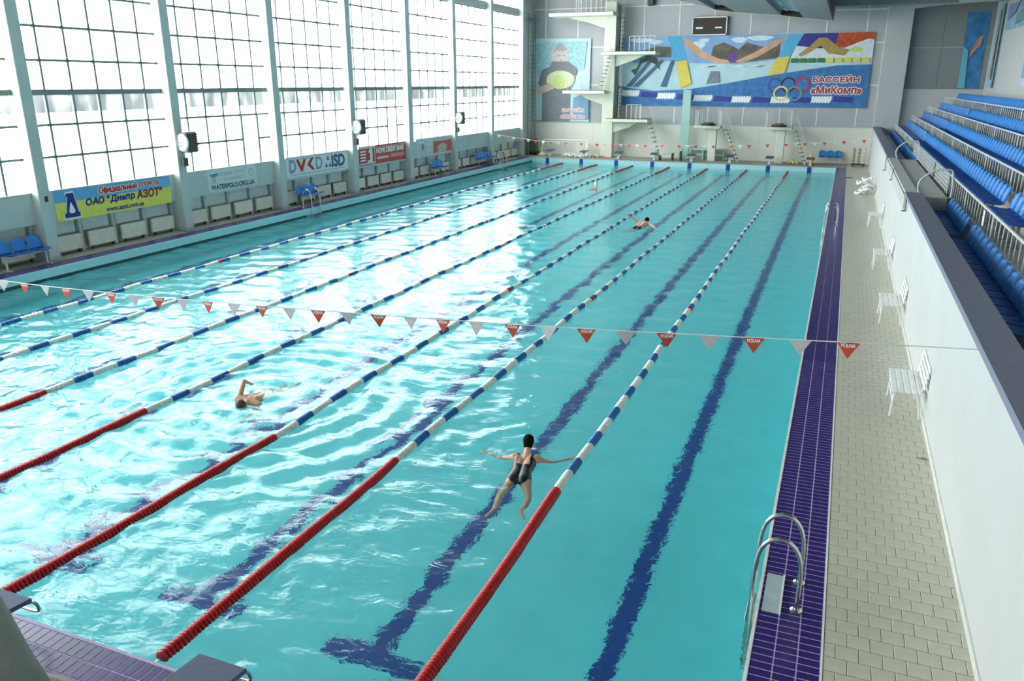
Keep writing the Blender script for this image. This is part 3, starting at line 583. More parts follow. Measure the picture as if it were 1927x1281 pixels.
for i in range(7):
    def rx(y, i=i):
        xe = 2.5*(i+1); xn = NX[i]
        t = max(0,min(1,(y-5)/40)); s = 1-abs(y-5)/5*.6 if y < 5 else (1-t)**1.5
        return xe+(xn-xe)*max(s,.0)+.015*math.sin(y*.9+i)
    o = thing('lane_rope', 'lane rope of red, white and blue floats, the %s' % ORD[i], 'lane rope', (2.5*(i+1),0,0)); bx0 = 2.5*(i+1)
    MB().tube([(rx(y)-bx0,y,.01) for y in np.linspace(.02,49.98,60)], .008, 5).build('cable', STEEL, o)
    far = {'r':MB(),'b':MB(),'w':MB()}; y = .4; cnt = 0
    while y < 49.6:
        c = rope_col(y); x = rx(y)-bx0; z = .012+.012*math.sin(y*1.7+i*2)
        d = math.hypot(rx(y)-CAM.x, y-CAM.y)
        if d < 21 and cnt < 290:
            inst('float', FM[c], o, (x,y,z), (0,random.uniform(0,6),(rx(y+.1)-rx(y))*-10)); cnt += 1
        else:
            r = .066 if c != 'w' else .062; far[c].lathe([(.02,y-.05),(r,y-.03),(r,y+.03),(.02,y+.05)], 7, 'y', (x,0,z))
        y += .05 if c != 'w' and d < 21 else .1
    for c, m_ in (('r',RED),('b',FBLUE),('w',FWHITE)):
        if far[c].v: stuff(far[c].build('far_floats', m_, o, smooth=True))

# ------------------------------------------------------------------ flag lines
def flag_line(yy, pts, label, lettered):
    o = thing('pennant_line', label, 'pennants', (0,yy,0)); path = bez([(x,0,z) for x, z in pts],8)
    MB().tube(path, .007, 5).build('cord', WPR, o)
    xs = [p.x for p in path]; zs = [p.z for p in path]
    R = mat('pennant_red','d24a33',.6); Wm = mat('pennant_white','cfc6c8',.6)
    tri = [(-.125,0),(0,-.19),(.125,0)]
    rm = MB().prism(tri,-.0015,.0015).xf(Matrix.Rotation(math.pi/2,4,'X')).mesh('pennant', R); wm = MB().prism(tri,-.0015,.0015).xf(Matrix.Rotation(math.pi/2,4,'X')).mesh('pennant', Wm)
    tm = text_mesh('VOLNA', WPR, .15, .04, .06, .2) if lettered else None; k = 0; x = 20.87 if lettered else 21.6
    while x > pts[0][0]+.2:
        z = float(np.interp(x, xs, zs)); sl = (float(np.interp(x+.1,xs,zs))-z)/.1
        p = inst('pennant', rm if k % 2 == 0 else wm, o, (x,random.uniform(-.01,.01),z), (random.uniform(-.15,.1),-sl,random.uniform(-.25,.25)))
        if lettered and k % 2 == 0: inst('lettering', tm, p, (0,-.004,-.035), (math.pi/2,0,0))
        x -= .51; k += 1
flag_line(5.0, [(-1.0,2.45),(3,2.14),(7.03,2.04),(9.91,2.07),(12.7,2.16),(14.72,2.24),(16.75,2.33),(18.84,2.45),(20.86,2.58),(22.2,2.66)], 'string of red and white pennants crossing above the starting end', True)
flag_line(45.0, [(-1.0,2.2),(1.37,1.93),(3.01,1.8),(7.21,1.75),(12.1,1.81),(15.2,1.9),(19.8,2.2),(22.2,2.42)], 'string of red and white pennants in front of the diving platforms', False)

# ------------------------------------------------------------------ starting blocks
def start_block(x, yb, sgn, label, group=None):
    o = thing('starting_block', label, 'starting block', (x,yb,D), (0,0,0 if sgn > 0 else math.pi), group)
    PT = mat('block_top_slate','4b5672',.7,var=.12,scale=20); PB_ = mat('block_post_white','d8dcdc',.5)
    MB().bbox((0,0,0),(.5,.62,.045),.01).xf(Matrix.Translation((0,.46,.45)) @ Matrix.Rotation(.1,4,'X')).build('top_plate', PT, o)
    MB().bbox((0,.5,.2),(.16,.2,.4),.01).build('pedestal', PB_, o); MB().box((-.2,.3,0),(.2,.7,.02)).build('base_plate', MULL, o)
    MB().tube(bez([(-.2,.3,.42),(-.2,.12,.36),(-.2,.08,.25),(-.12,.08,.22),(.12,.08,.22),(.2,.08,.25),(.2,.12,.36),(.2,.3,.42)],4), .015, 8).build('grip_bar', STEEL, o, smooth=True)
    return o
for i in range(8): start_block(1.25+2.5*i, YE+.1, 1, 'slate-topped starting block at the tower end, %s from the glazed wall' % ['first','second','third','fourth','fifth','sixth','seventh','eighth'][i], 'starting blocks below the diving tower')
start_block(16.28,.02,-1,'slate-topped starting block at the near kerb, clear of the leaning post'); start_block(13.8,.02,-1,'slate-topped starting block at the near kerb partly hidden by the leaning post')
o = thing('leaning_post', 'smooth grey-green leaning post standing at the near kerb', 'post', (14.78,-1.0,D))
MB().tube([(-.05,0,0),(-.13,0,.5),(-.2,0,1.0),(-.32,0,1.5),(-.42,0,1.9)], [.42,.33,.26,.2,.17], 20).build('shaft', mat('grey_green','8d938a',.7,var=.1,scale=8), o, smooth=True); MB().lathe([(.56,0),(.56,.03),(.5,.05)], 20, 'z', (-.05,0,0)).build('base_ring', DARK, o)

# ------------------------------------------------------------------ pool ladders
def ladder(x, y, sgn, label, box=False, dy=.5):
    o = thing('pool_ladder', label, 'pool ladder', (x,y,D), (0,0,0 if sgn > 0 else math.pi))
    for s in (-1,1):
        yy = s*dy/2
        MB().tube(bez([(.34,yy,0),(.34,yy,.45),(.27,yy,.68),(.12,yy,.76),(-.03,yy,.66),(-.09,yy,.4),(-.1,yy,-.1),(-.1,yy,-1.2)],6), .022, 12).build('rail', STEEL, o, smooth=True)
        MB().lathe([(.06,0),(.06,.012),(.035,.03)], 16, 'z', (.34,yy,0)).build('flange', STEEL, o)
    for k in range(4): MB().bbox((-.1,0,-.25-.28*k),(.08,dy,.025),.005).build('step', STEEL, o)
    return o
ladder(20.32,3.24,1,'steel ladder with two arched rails by the gallery, next to the kerb hatch')
o = thing('kerb_hatch', 'pale rectangular hatch with a white edge set in the purple kerb', 'hatch', (20.42,3.2,D)); MB().box((-.08,-.34,-.005),(.08,.34,.012)).build('lid', mat('hatch_grey','b7c6c6',.25), o); cube('edge', WHITE, (.08,-.35,-.005), (.1,.35,.02), o)
ladder(20.32,27.6,1,'steel ladder with two arched rails by the gallery, halfway along the pool', dy=1.2)
ladder(.08,23.9,-1,'steel ladder with arched rails in front of the three blue seats', dy=.6); ladder(.08,44.7,-1,'steel ladder in the pool wall near the far corner', dy=.6)

# ------------------------------------------------------------------ seats on the left deck and at the far end
def seat_row(x, y0, n, label, rz=0, pitch=.48):
    o = thing('seat_bench', label, 'seat row', (x,y0,D), (0,0,rz)); L = n*pitch
    for k in range(n): 
        y = pitch*(k+.5); p = inst('seat_pan', PAN, o, (0,y,.42)); inst('backrest', BACK, o, (0,y,.43))
    MB().box((-.24,0,.36),(-.18,L,.4)).build('beam', RAILP, o)
    for y in (.1,L-.1): MB().box((-.23,y-.025,0),(-.19,y+.025,.37)).build('leg', RAILP, o); MB().box((-.4,y-.025,0),(-.02,y+.025,.025)).build('foot', RAILP, o)
seat_row(-.82,11.86,3,'row of blue plastic seats left of the yellow and blue banner, before the pillar', math.pi); bpy.context.view_layer.update()
seat_row(-.8,25.4,3,'three blue plastic seats on a frame beside the ladder under the DMKD banner', math.pi)
seat_row(-.8,37.7,3,'short row of blue seats under the arc banner', math.pi); seat_row(-.8,44.6,5,'longer row of blue seats below the plain wall near the corner', math.pi)
seat_row(20.55,52.6,3,'three round-backed blue seats against the far wall', math.pi/2)

# ------------------------------------------------------------------ white slatted benches on the right deck
def white_bench(y, label, L=1.15):
    o = thing('slatted_bench', label, 'bench', (21.95,y,D))
    for k in range(5): MB().bbox((-.21+.095*k,0,.45),(.075,L,.025),.006).build('seat_slat', WHITE, o)
    for k in range(4): MB().bbox((.2+.012*k,0,.56+.09*k),(.022,L,.07),.006).build('back_slat', WHITE, o)
    for s in (-1,1):
        y_ = s*L*.4
        MB().tube([(-.2,y_,.43),(-.22,y_,0)], .018, 8).build('leg', WHITE, o); MB().tube([(.14,y_,.43),(.2,y_,0)], .018, 8).build('leg', WHITE, o)
        MB().tube([(-.24,y_,.43),(.16,y_,.43),(.2,y_,.55),(.24,y_,.88)], .016, 8).build('side_frame', WHITE, o)
    MB().tube([(-.2,-L*.4,.2),(-.2,L*.4,.2)], .012, 6).build('stretcher', WHITE, o)
white_bench(9.15,'white slatted bench at the gallery wall, nearest the kerb hatch'); white_bench(14.6,'white slatted bench at the gallery wall, second along from the kerb hatch'); white_bench(20.2,'white slatted bench at the gallery wall, third along from the kerb hatch',.9); white_bench(27.6,'white slatted bench at the gallery wall, fourth along from the kerb hatch',.9)
o = thing('net_pile', 'crumpled white netting heaped against the gallery wall', 'net', (21.7,37,D))
for k in range(7):
    c = (random.uniform(-.2,.2),random.uniform(-.6,.6),.0); MB().tube([(c[0]+.22*math.cos(a)*random.uniform(.6,1.2),c[1]+.3*math.sin(a),.06+.11*k+.06*math.sin(3*a)) for a in np.linspace(0,6.0,14)], .06, 6).build('fold', WPR, o, smooth=True)
for y, z0, z1, lb in ((17.5,2.35,2.75,'short grey wall bracket below the parapet, by the seat handrail'),(24.6,2.35,2.72,'short grey wall bracket below the concrete slab'),(29.9,2.15,2.7,'longer grey wall bracket below the parapet, by the bench handrail')):
    q = thing('wall_bracket', lb, 'bracket', (22.17,y,z0)); MB().bbox((-.02,0,(z1-z0)/2),(.04,.1,z1-z0),.008).build('arm', MULL, q); cube('foot', MULL, (-.1,-.05,0), (0,.05,.03), q)
o = thing('floor_drain', 'dark oval drain cover in the beige deck', 'drain', (21.07,44.3,D)); MB().lathe([(.22,0),(.22,.006),(.18,.012)], 16).build('cover', DARK, o); cube('bar', BROWN, (-.15,-.01,.012), (.15,.01,.016), o)
o = thing('fallen_leaf', 'small dry brown leaf on the deck by the gallery wall', 'leaf', (22.1,7.2,D+.004)); MB().add([(-.05,0,.0),(0,-.03,.02),(.07,0,.005),(0,.03,.018),(-.05,0,-.003),(0,-.03,.017),(.07,0,.002),(0,.03,.015)],[(0,1,2,3),(7,6,5,4),(0,4,5,1),(1,5,6,2),(2,6,7,3),(3,7,4,0)]).build('blade', mat('dry_leaf','9a7b52',.7), o); MB().tube([(-.05,0,.002),(-.09,.01,.0)], .003, 5).build('stem', mat('leaf_stem','7d6040',.7), o)

# ------------------------------------------------------------------ diving tower and boards
CT = mat('tower_cream','dcdccb',.6,var=.05); CTD = mat('platform_brown','6b5c4a',.7)
TW = thing('diving_tower', 'tall cream concrete diving tower with platforms staggered on both sides', 'diving tower', (5.05,52.0,D))
MB().bbox((0,0,5.1),(.8,.7,10.2),.02).build('column', CT, TW); MB().box((.4,.0,2.2),(.55,.3,10)).build('rear_fin', mat('fin_grey','8d8d86',.6), TW)
def platform(x0, x1, y0, y1, z, th, rails, name='platform', wedge=True):
    cx = 5.05; pz = z-D
    p = MB().bbox(((x0+x1)/2-cx,(y0+y1)/2-52,pz-th/2),(x1-x0,y1-y0,th),.02).build(name, CT, TW)
    MB().box((x0-cx+.05,y0-52+.05,pz),(x1-cx-.05,y1-52-.05,pz+.02)).build('deck_mat', CTD, p)
    if wedge:
        s = -1 if x0 < 4 else 1; a = x0 if s < 0 else x1
        MB().prism([(s*.38,pz-th),(a-cx-s*.9 if abs(a-cx) > 1.2 else s*.6,pz-th),(s*1.6 if abs(a-cx) > 2 else s*.7,pz-th-.35),(s*.38,pz-th-.75)],-.25,.25).xf(Matrix.Rotation(math.pi/2,4,'X')).build('bracket', CT, TW)
    for (rx0, rx1) in rails:
        n = max(2,int((rx1-rx0)/.32)+1)
        for k in range(n):
            x = rx0+(rx1-rx0)*k/(n-1)-cx; MB().tube([(x,y0-52+.1,pz),(x,y0-52+.1,pz+.95)], .022, 6).build('baluster', RAILP, p)
        MB().tube([(rx0-cx,y0-52+.1,pz+.95),(rx1-cx,y0-52+.1,pz+.95)], .024, 6).build('hand_bar', RAILP, p)
platform(1.0,5.5,50.6,52.3,9.85,.22,[(2.9,5.0)]); platform(4.7,8.4,50.8,52.3,7.35,.2,[(6.6,8.3)]); platform(2.0,5.0,50.8,52.3,4.85,.2,[(2.3,3.3)]); platform(5.1,8.1,50.8,52.3,3.0,.2,[(6.6,7.6)])
def stair(name, label, a, b, n, parent=None, off=None, m=DARK):
    a, b = Vector(a), Vector(b)
    o = parent if parent is not None else thing(name, label, 'ladder', tuple(b)); base = Vector(off) if off is not None else b
    for s in (-.22,.22): MB().tube([a-base+Vector((0,s,0)),b-base+Vector((0,s,0))], .03, 6).build('stringer', CT, o)
    for k in range(1,n):
        p = a.lerp(b,k/n)-base; MB().box((p.x-.1,p.y-.24,p.z-.02),(p.x+.1,p.y+.24,p.z+.02)).build('tread', m, o)
    for s in (-.24,.24): MB().tube([a-base+Vector((.1,s,.85)),b-base+Vector((.1,s,.85))], .015, 5).build('hand_bar', RAILP, o)
off = (5.05,52.0,D)
stair('', '', (5.2,51.2,7.2), (4.6,51.2,4.95), 9, TW, off); stair('', '', (5.75,52.2,9.8), (5.75,52.2,7.4), 9, TW, off); stair('', '', (5.75,52.2,5), (5.75,52.2,3.05), 8, TW, off)
stair('board_ladder', 'dark-runged ladder leaning down from the lowest tower platform', (8.0,51.4,3.0), (9.0,51.2,D), 9)
for x0, x1, px, lt, lb_, lab in ((11.2,12.9,12.4,(13.1,51.4,2.65),(14.2,51.2,D),'beside the tall teal board'),(15.7,17.4,16.75,(17.5,51.4,2.6),(18.4,51.2,D),'beside the yellow cone')):
    o = thing('springboard_stand', 'cream springboard stand on a thick post %s' % lab, 'springboard', ((x0+x1)/2,51.6,D)); h = 2.65-D; c = (x0+x1)/2
    MB().bbox((px-c,0,h/2-.1),(.5,.5,h-.2),.02).build('post', CT, o); MB().bbox((0,0,h-.08),(x1-x0,1.3,.18),.02).build('platform', CT, o); MB().prism([(-.5,0),(.5,0),(.25,-.35),(-.25,-.35)],-.2,.2).xf(Matrix.Translation((px-c-.1,0,h-.17)) @ Matrix.Rotation(math.pi/2,4,'X')).build('corbel', CT, o)
    MB().box((-.25,-1.5,h+.14),(.25,.6,h+.19)).build('board', CTD, o); MB().box((-.45,-.2,h+.01),(.45,.1,h+.14)).build('fulcrum', BROWN, o)
    for s in (-1,1):
        for k in range(4): MB().tube([(s*(.78-.0*k),-.55+.36*k,h),(s*.78,-.55+.36*k,h+.98)], .018, 6).build('baluster', RAILP, o)
        for k in range(3): MB().tube([(s*(.78-.12*k),.6,h),(s*(.78-.12*k),.6,h+.98)], .018, 6).build('baluster', RAILP, o)
        MB().tube([(s*.78,-.55,h+.98),(s*.78,.6,h+.98),(s*.5,.6,h+.98)], .02, 6).build('hand_bar', RAILP, o)
    stair('board_ladder', 'dark-runged ladder of the springboard stand %s' % lab, lt, lb_, 9)
o = thing('upright_board', 'tall pale teal board standing upright against the wide banner', 'board', (10.4,52.2,D)); MB().prism([(-.32,0),(.3,0),(.27,4.55),(-.25,4.55)],-.06,.06).xf(Matrix.Rotation(math.pi/2,4,'X')).build('plank', TEAL, o); MB().box((-.3,-.2,0),(.3,.2,.12)).build('foot', TEAL, o)
o = thing('teal_ramp', 'low pale teal ramp on legs below the upright board', 'ramp', (9.9,51.0,D)); MB().prism([(-1.0,.2),(.65,.68),(.65,.76),(-1.0,.28)],-.3,.3).xf(Matrix.Rotation(math.pi/2,4,'X')).build('slope', TEAL, o)
for x, h in ((-.85,.24),(.0,.48),(.55,.64)): MB().box((x-.04,-.25,0),(x+.04,.25,h)).build('leg', DARK, o)
o = thing('teal_bench', 'low pale teal bench with two dark openings behind the springboard post', 'bench', (12.0,52.5,D)); MB().bbox((0,0,.68),(2.4,.5,.1),.015).build('seat', TEAL, o)
for x in (-1.1,-.3,.3,1.1): MB().box((x-.05,-.22,0),(x+.05,.22,.64)).build('leg', TEAL, o)
MB().box((-1.1,-.02,.25),(1.1,.02,.4)).build('cross_rail', TEAL, o)
# goal, heaps, cone, rack
o = thing('water_polo_goal', 'white water polo goal frame standing by the far corner', 'goal', (1.9,51.9,D))
for x in (-1.75,1.75): MB().tube([(x+(.12 if x < 0 else 0),0,1.1),(x,-.3,0)], .035, 8).build('post', WPR, o); MB().tube([(x,-.3,.03),(x,.6,.03)], .03, 8).build('floor_bar', WPR, o)
MB().tube([(-1.63,0,1.1),(1.75,0,1.1)], .035, 8).build('crossbar', WPR, o)
for k in range(3): MB().box((.9+.28*k,.1,0),(1.08+.28*k,.14,1.0)).build('net_strip', mat('net_white','e6e4dc',.8), o)
def heap(x, y, label, cols, n, spread, sz):
    q = thing('gear_heap', label, 'gear', (x,y,D))
    for k in range(n):
        a = random.uniform(0,6.28); r = random.uniform(.1,spread); px, py = r*math.cos(a), r*.35*math.sin(a)
        MB().tube(bez([(px-sz*.5,py,.05+.02*k/ n),(px,py+sz*.3,.08+.2*(1-r/spread)),(px+sz*.5,py-.05,.05)],4), .05, 6).build('coil', mat('gear_'+cols[k%len(cols)], cols[k%len(cols)], .6), q, smooth=True)
heap(2.6,51.0,'heap of pale coiled ropes and floats in front of the goal',['e8e5da','dcd8c8','efece4','b9c0c0'],16,1.1,.5); heap(4.55,51.0,'small red and white heap of floats beside the goal',['e6e0d4','c97a70','b9bdb9'],8,.5,.35); heap(.4,51.0,'small beige heap of gear at the goal post in the corner',['e5d9b8','d9c9a0','ece6d6'],8,.45,.3); heap(17.6,51.2,'yellow and beige heap of hoses by the springboard post',['d9cf7a','b8b39a','8f9a8c'],7,.55,.4)
o = thing('traffic_cone', 'yellow cone with an orange tint standing beside the blue seats', 'cone', (18.75,51.35,D)); MB().lathe([(.22,.03),(.05,.72),(.03,.74)], 14).build('cone_body', YEL, o, smooth=True); MB().bbox((0,0,.02),(.5,.5,.04),.01).build('base', DARK, o)
o = thing('float_rack', 'small rack of stacked tan and white floats at the end of the deck', 'rack', (21.55,51.3,D))
for x in (-.3,0,.3): MB().tube([(x,0,.1),(x,0,1.15)], .02, 6).build('rod', MULL, o)
MB().bbox((0,0,.12),(.85,.5,.06),.01).build('base', BROWN, o)
for x in (-.3,.3): MB().box((x-.04,-.3,0),(x+.04,.3,.1)).build('foot', DARK, o)
for x, cs in ((-.3,('b6a888','a89878')),(0,('c0b18c','a89878')),(.3,('e6e4d8','d5d2c2'))):
    for k in range(8): MB().lathe([(.06,0),(.1,.03),(.1,.07),(.06,.1)], 10, 'z', (x,0,.17+.115*k)).build('float', mat('rack_'+cs[k%2], cs[k%2], .6), o)
# cat ladder in the left corner
o = thing('cat_ladder', 'tall grey steel ladder frame in the corner beside the portrait poster', 'ladder', (-.7,51.9,D))
for y in (-.75,.7): MB().tube([(0,y,0),(0,y,9.6)], .03, 6).build('stile', MULL, o)
for k in range(1,32): MB().tube([(0,-.75,.3*k),(0,.7,.3*k)], .015, 5).build('rung', MULL, o)
MB().bbox((0.05,0,9.2),(.5,1.6,.06),.01).build('landing', MULL, o)
o = thing('floor_scrubber', 'dark green cabinet on wheels in the far left corner', 'cabinet', (-.55,52.0,D)); MB().bbox((0,0,.65),(.5,.55,.9),.03).build('body', mat('olive_cabinet','5f6448',.5), o); MB().bbox((.1,-.1,.13),(.6,.8,.16),.02).build('base', BROWN, o)
for s in (-1,1): MB().lathe([(.06,-.02),(.08,0),(.06,.02)], 12, 'y', (.2,s*.3,.08)).build('wheel', BLACK, o)

# ------------------------------------------------------------------ water
SW = [(16.72,6.0),(11.35,6.4),(13.6,26.9),(8.45,37.6)]
def water():
    ys = []; y = 0.01
    while y < YE-.01: ys.append(y); y += .036 if y < 12 else .036+.0035*(y-12)
    ys.append(YE-.01); ys = np.array(ys); xs = np.linspace(XL+.003,XR-.003,470)
    X, Y = np.meshgrid(xs, ys); Z = np.zeros_like(X)
    amp = np.interp(X, [0,9,15,17.3,18.2,20.3], [.9,1,1,.75,.33,.26])*np.interp(Y,[0,8,25,50],[1,1,.8,.65])
    for k in range(70):
        lam = .24*(6.0**rng.random()); th = rng.normal(1.25,.75) if k % 3 else rng.random()*6.28
        kx, ky = 2*math.pi/lam*math.cos(th), 2*math.pi/lam*math.sin(th)
        s = .0165*(lam/.6)**(-.1); fade = 1/(1+np.exp((Y-10*lam/.25)/4)) if lam < 1.2 else 1
        Z += fade*amp*s*lam/(2*math.pi)*np.sin(kx*X+ky*Y+rng.random()*6.28)
    for (cx, cy), lam, A, ext in ((SW[0],.42,.09,2.4),(SW[1],.62,.22,4.6),((11.2,4.0),.75,.14,3.4),(SW[2],.7,.04,3),(SW[3],.8,.04,3)):
        R = np.hypot((X-cx)*1.0, Y-cy); Z += A*lam/(2*math.pi)*np.sin(2*math.pi*R/lam)*np.exp(-((R-ext*.45)/(ext*.4))**2)
    v = np.stack([X,Y,Z],-1).reshape(-1,3); ny, nx = X.shape
    idx = np.arange(ny*nx).reshape(ny,nx); f = np.stack([idx[:-1,:-1],idx[:-1,1:],idx[1:,1:],idx[1:,:-1]],-1).reshape(-1,4)
    me = bpy.data.meshes.new('pool_water'); me.vertices.add(len(v)); me.vertices.foreach_set('co', v.ravel()); me.loops.add(f.size); me.loops.foreach_set('vertex_index', f.ravel().astype('i'))
    me.polygons.add(len(f)); me.polygons.foreach_set('loop_start', np.arange(0,f.size,4,dtype='i')); me.polygons.foreach_set('use_smooth', np.ones(len(f),bool)); me.update(calc_edges=True); me.materials.append(WATER)
    o = inst('pool_water', me); tag(o, 'rippled turquoise pool water with white window reflections', 'water'); stuff(o); return o
water()

# ------------------------------------------------------------------ swimmers
def capsule(mb, a, b, ra, rb, n=12):
    a, b = Vector(a), Vector(b); d = b-a; L = d.length; t = d/L if L > 1e-6 else Vector((0,0,1)); pts = []; rs = []
    for k in range(5): an = math.pi/2*(1-k/4); pts.append(a-t*ra*math.sin(an)); rs.append(max(ra*math.cos(an),.001))
    for k in range(5): an = math.pi/2*k/4; pts.append(b+t*rb*math.sin(an)); rs.append(max(rb*math.cos(an),.001))
    q = MB(); u = t.orthogonal().normalized(); w_ = t.cross(u); v = []
    for p, r in zip(pts, rs): v += [p+(u*math.cos(2*math.pi*j/n)+w_*math.sin(2*math.pi*j/n))*r for j in range(n)]
    f = [(i*n+j,i*n+(j+1)%n,(i+1)*n+(j+1)%n,(i+1)*n+j) for i in range(len(pts)-1) for j in range(n)]+[tuple(range(n-1,-1,-1)),tuple((len(pts)-1)*n+j for j in range(n))]
    mb.add(v, f)
def ellipsoid(mb, c, r, n=14):
    q = MB(); prof = [(max(math.cos(a),.001), math.sin(a)) for a in np.linspace(-math.pi/2,math.pi/2,9)]; q.lathe(prof, n); mb.add([(c[0]+p[0]*r[0], c[1]+p[1]*r[1], c[2]+p[2]*r[2]) for p in q.v], q.f)
def remesh(mb, name, m, vox, parent, smooth=4):
    me = mb.mesh(name, m); o = inst(name, me); r = o.modifiers.new('r','REMESH'); r.mode = 'VOXEL'; r.voxel_size = vox; r.use_smooth_shade = True
    s = o.modifiers.new('s','SMOOTH'); s.iterations = smooth; s.factor = .5
    dg = bpy.context.evaluated_depsgraph_get(); dg.update(); me2 = bpy.data.meshes.new_from_object(o.evaluated_get(dg)); me2.materials.clear(); me2.materials.append(m)
    me2.polygons.foreach_set('use_smooth', [True]*len(me2.polygons)); o.modifiers.clear(); o.data = me2; o.parent = parent; return o
def hand(mb, w0, d, nrm, s=1):            # palm and five fingers from the wrist along d
    d = Vector(d).normalized(); nrm = Vector(nrm).normalized(); sd = d.cross(nrm).normalized(); w0 = Vector(w0)
    for k in (-1,0,1): capsule(mb, w0+sd*.02*k, w0+d*.085+sd*.026*k, .017, .014, 8)
    for k, L in enumerate((.065,.08,.085,.07)):
        b = w0+d*.085+sd*(.036-.024*k)*1.0; m_ = b+d*L*.55-nrm*.006; e = b+d*L-nrm*.025; capsule(mb, b, m_, .0095, .009, 8); capsule(mb, m_, e, .009, .0075, 8)
    b = w0+d*.025+sd*.03*s; m_ = b+d*.035+sd*.035*s; capsule(mb, b, m_, .012, .0105, 8); capsule(mb, m_, m_+d*.035+sd*.008*s, .0105, .009, 8)
def swimmer(label, loc, rz, pose, hair_mat, suit, vox, female, capmat=None):
    """local frame: +Y swim direction, Z up, origin at the chest on the water line"""
    o = thing('person', label, 'person', loc, (0,0,rz)); b = MB(); J = pose
    sh = [Vector(p) for p in J['sh']]; hp = [Vector(p) for p in J['hip']]; ch = Vector(J['chest']); pv = (hp[0]+hp[1])/2; wa = ch.lerp(pv,.55); nk = (sh[0]+sh[1])/2+Vector((0,.02,.01)); hd = Vector(J['head'])
    k = .93 if female else 1.05
    for s in (-1,1):
        capsule(b, ch+Vector((s*.085*k,0,0)), wa+Vector((s*.06*k,0,0)), .1*k, .095*k); capsule(b, wa+Vector((s*.06*k,0,0)), pv+Vector((s*.075,0,0)), .095*k, .105)
    capsule(b, sh[0], sh[1], .075*k, .075*k); capsule(b, ch, nk, .1*k, .07*k); capsule(b, nk, hd-Vector((0,.02,.02)), .055*k, .052*k)
    for i in (0,1):
        e, w_ = Vector(J['el'][i]), Vector(J['wr'][i]); capsule(b, sh[i], e, .055*k, .041*k); capsule(b, e, w_, .041*k, .027*k); hand(b, w_, (w_-e), J.get('hn',(0,0,1)), 1 if i else -1)
        kn, an = Vector(J['kn'][i]), Vector(J['an'][i]); capsule(b, hp[i], kn, .088*k, .056*k); capsule(b, kn, kn.lerp(an,.35), .054*k, .056*k); capsule(b, kn.lerp(an,.35), an, .056*k, .034*k)
        t = Vector(J['toe'][i]); capsule(b, an, t, .034, .022); capsule(b, an, an+(an-t)*.2, .034, .03)
        for q in (-1,0,1): capsule(b, t+Vector((.018*q,0,0)), t+(t-an)*.12+Vector((.02*q,0,0)), .014, .01, 8)
    f = Vector(J['face']).normalized(); up = Vector(J['up']).normalized(); rt = f.cross(up).normalized(); R = Matrix((rt,f,up)).transposed()
    def hp_(p): return hd+R @ Vector(p)
    hb = MB(); ellipsoid(hb, (0,0,.02), (.077,.098,.1)); ellipsoid(hb, (0,.03,-.06), (.055,.065,.06)); capsule(hb, (0,.095,.0), (0,.115,-.03), .01, .015, 8)
    for s in (-1,1): ellipsoid(hb, (s*.08,-.005,-.01), (.012,.02,.032), 8)
    ellipsoid(hb, (0,.085,.03), (.05,.015,.014), 8); b.add([hp_(p) for p in hb.v], hb.f)
    body = remesh(b, 'body', SKIN, vox, o)
    h = MB(); ellipsoid(h, (0,-.018,.045), (.089,.105,.102) if not capmat else (.083,.104,.098)); ellipsoid(h, (0,-.06,-.01), (.075,.06,.07))
    v = [hp_(p) for p in h.v]; hm = MB().add(v, h.f); remesh(hm, 'swim_cap' if capmat else 'hair', capmat or hair_mat, .012, o, 2)
    for s in (-1,1):
        e = MB(); ellipsoid(e, (s*.03,.088,.005), (.011,.008,.007), 8); MB().add([hp_(p) for p in e.v], e.f).build('eye', BLACK, o, smooth=True)
    e = MB(); ellipsoid(e, (0,.088,-.062), (.022,.008,.007), 8); MB().add([hp_(p) for p in e.v], e.f).build('mouth', mat('lips','b0605a',.5), o, smooth=True)
    # swimsuit: shell over the torso faces of the body
    me = body.data; n = len(me.vertices); cv = np.empty(n*3,'f'); me.vertices.foreach_get('co',cv); cv = cv.reshape(-1,3); nv = np.empty(n*3,'f'); me.vertices.foreach_get('normal',nv); nv = nv.reshape(-1,3)
    keep = []; used = {}
    for p in me.polygons:
        c = p.center
        if suit(c, p.normal): keep.append([used.setdefault(i,len(used)) for i in p.vertices])
    if keep:
        inv = sorted(used, key=used.get); vv = [tuple(cv[i]+nv[i]*.007) for i in inv]; sm = MB(); sm.v = vv; sm.f = [tuple(q) for q in keep]; sm.build('swimsuit', SUIT, o, smooth=True)
    return o
# breaststroke swimmer seen from behind
swimmer('person with short black hair in a low-backed black swimsuit swimming breaststroke', (16.74,5.62,.02), .2,
  dict(chest=(0,0,.01), sh=[(-.17,.1,.02),(.17,.1,.02)], head=(0,.36,.15), hip=[(-.1,-.5,-.04),(.1,-.5,-.04)], el=[(-.4,.16,-.06),(.4,.16,-.06)], wr=[(-.62,.3,-.05),(.62,.3,-.05)],
       kn=[(-.2,-.86,-.2),(.2,-.86,-.2)], an=[(-.2,-1.26,-.16),(.16,-1.24,-.16)], toe=[(-.27,-1.4,-.2),(.22,-1.38,-.2)], face=(0,1,-.12), up=(0,.12,1)),
  HAIR, lambda c, n: (-.6 < c.y < -.2 and abs(c.x) < .22 and not (c.y < -.5 and abs(c.x) > .1+(c.y+.6)*.8)) or (-.2 <= c.y < .0 and abs(c.x) > .1-(c.y+.2)*.05 and abs(c.x) < .2) or (-.2 <= c.y < .1 and c.z < -.03 and abs(c.x) < .19) or (.0 <= c.y < .2 and .085 < abs(c.x) < .12), .012, True)
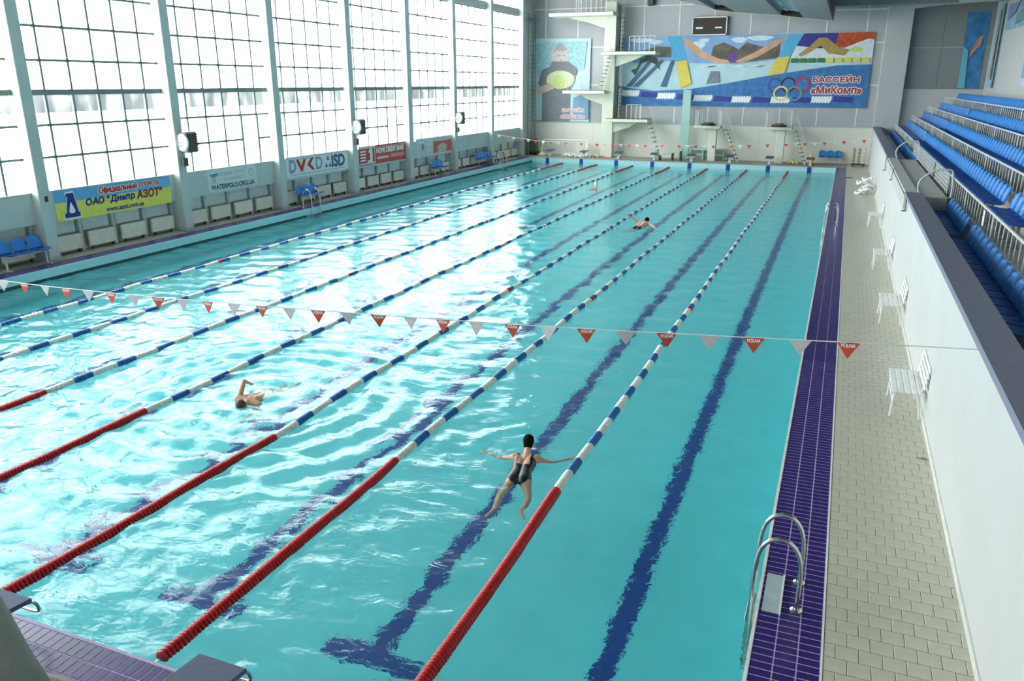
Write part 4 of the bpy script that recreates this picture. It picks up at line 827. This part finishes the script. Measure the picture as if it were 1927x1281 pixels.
# front crawl towards the near end, arm lifted
swimmer('person swimming front crawl with one bent arm lifted among white reflections', (11.33,6.15,-.07), math.pi+.12,
  dict(chest=(0,0,.05), sh=[(-.19,.12,.02),(.19,.12,.1)], head=(-.02,.34,.06), hip=[(-.1,-.52,-.06),(.1,-.52,-.06)], el=[(-.26,.42,-.12),(.22,-.14,.34)], wr=[(-.24,.7,-.16),(.3,-.4,.2)],
       kn=[(-.12,-.93,-.3),(.12,-.93,-.34)], an=[(-.12,-1.34,-.4),(.12,-1.32,-.46)], toe=[(-.12,-1.5,-.48),(.12,-1.48,-.54)], face=(-.5,.8,-.6), up=(.1,.6,.8)),
  mat('brown_hair','5a3a2a',.5), lambda c, n: -.68 < c.y < -.42 and abs(c.x) < .22, .015, False)
# arms swept out, halfway down the pool
swimmer('person with dark hair and arms swept back, swimming halfway along the pool', (13.62,26.5,.04), -.25,
  dict(chest=(0,0,.05), sh=[(-.2,.12,.06),(.2,.12,.06)], head=(.0,.36,.12), hip=[(-.1,-.5,-.1),(.1,-.5,-.1)], el=[(-.42,-.02,.22),(.46,-.02,.0)], wr=[(-.5,-.2,.36),(.66,-.22,-.02)],
       kn=[(-.12,-.93,-.2),(.12,-.93,-.2)], an=[(-.12,-1.35,-.15),(.12,-1.35,-.15)], toe=[(-.12,-1.52,-.2),(.12,-1.52,-.2)], face=(.3,.9,-.3), up=(0,.3,.95)),
  HAIR, lambda c, n: -.68 < c.y < -.42 and abs(c.x) < .22, .02, False)
swimmer('person in a white swim cap, head just above the water near the tower end', (8.45,37.45,-.12), .1,
  dict(chest=(0,0,0), sh=[(-.19,.12,.05),(.19,.12,.05)], head=(0,.28,.28), hip=[(-.1,-.45,-.25),(.1,-.45,-.25)], el=[(-.4,.2,-.1),(.4,.2,-.1)], wr=[(-.55,.4,-.12),(.55,.4,-.12)],
       kn=[(-.15,-.75,-.5),(.15,-.75,-.5)], an=[(-.18,-1.1,-.55),(.18,-1.1,-.55)], toe=[(-.2,-1.26,-.6),(.2,-1.26,-.6)], face=(0,1,0), up=(0,0,1)),
  HAIR, lambda c, n: -.6 < c.y < -.3 and abs(c.x) < .22, .02, False, mat('white_cap','eeeeea',.4))
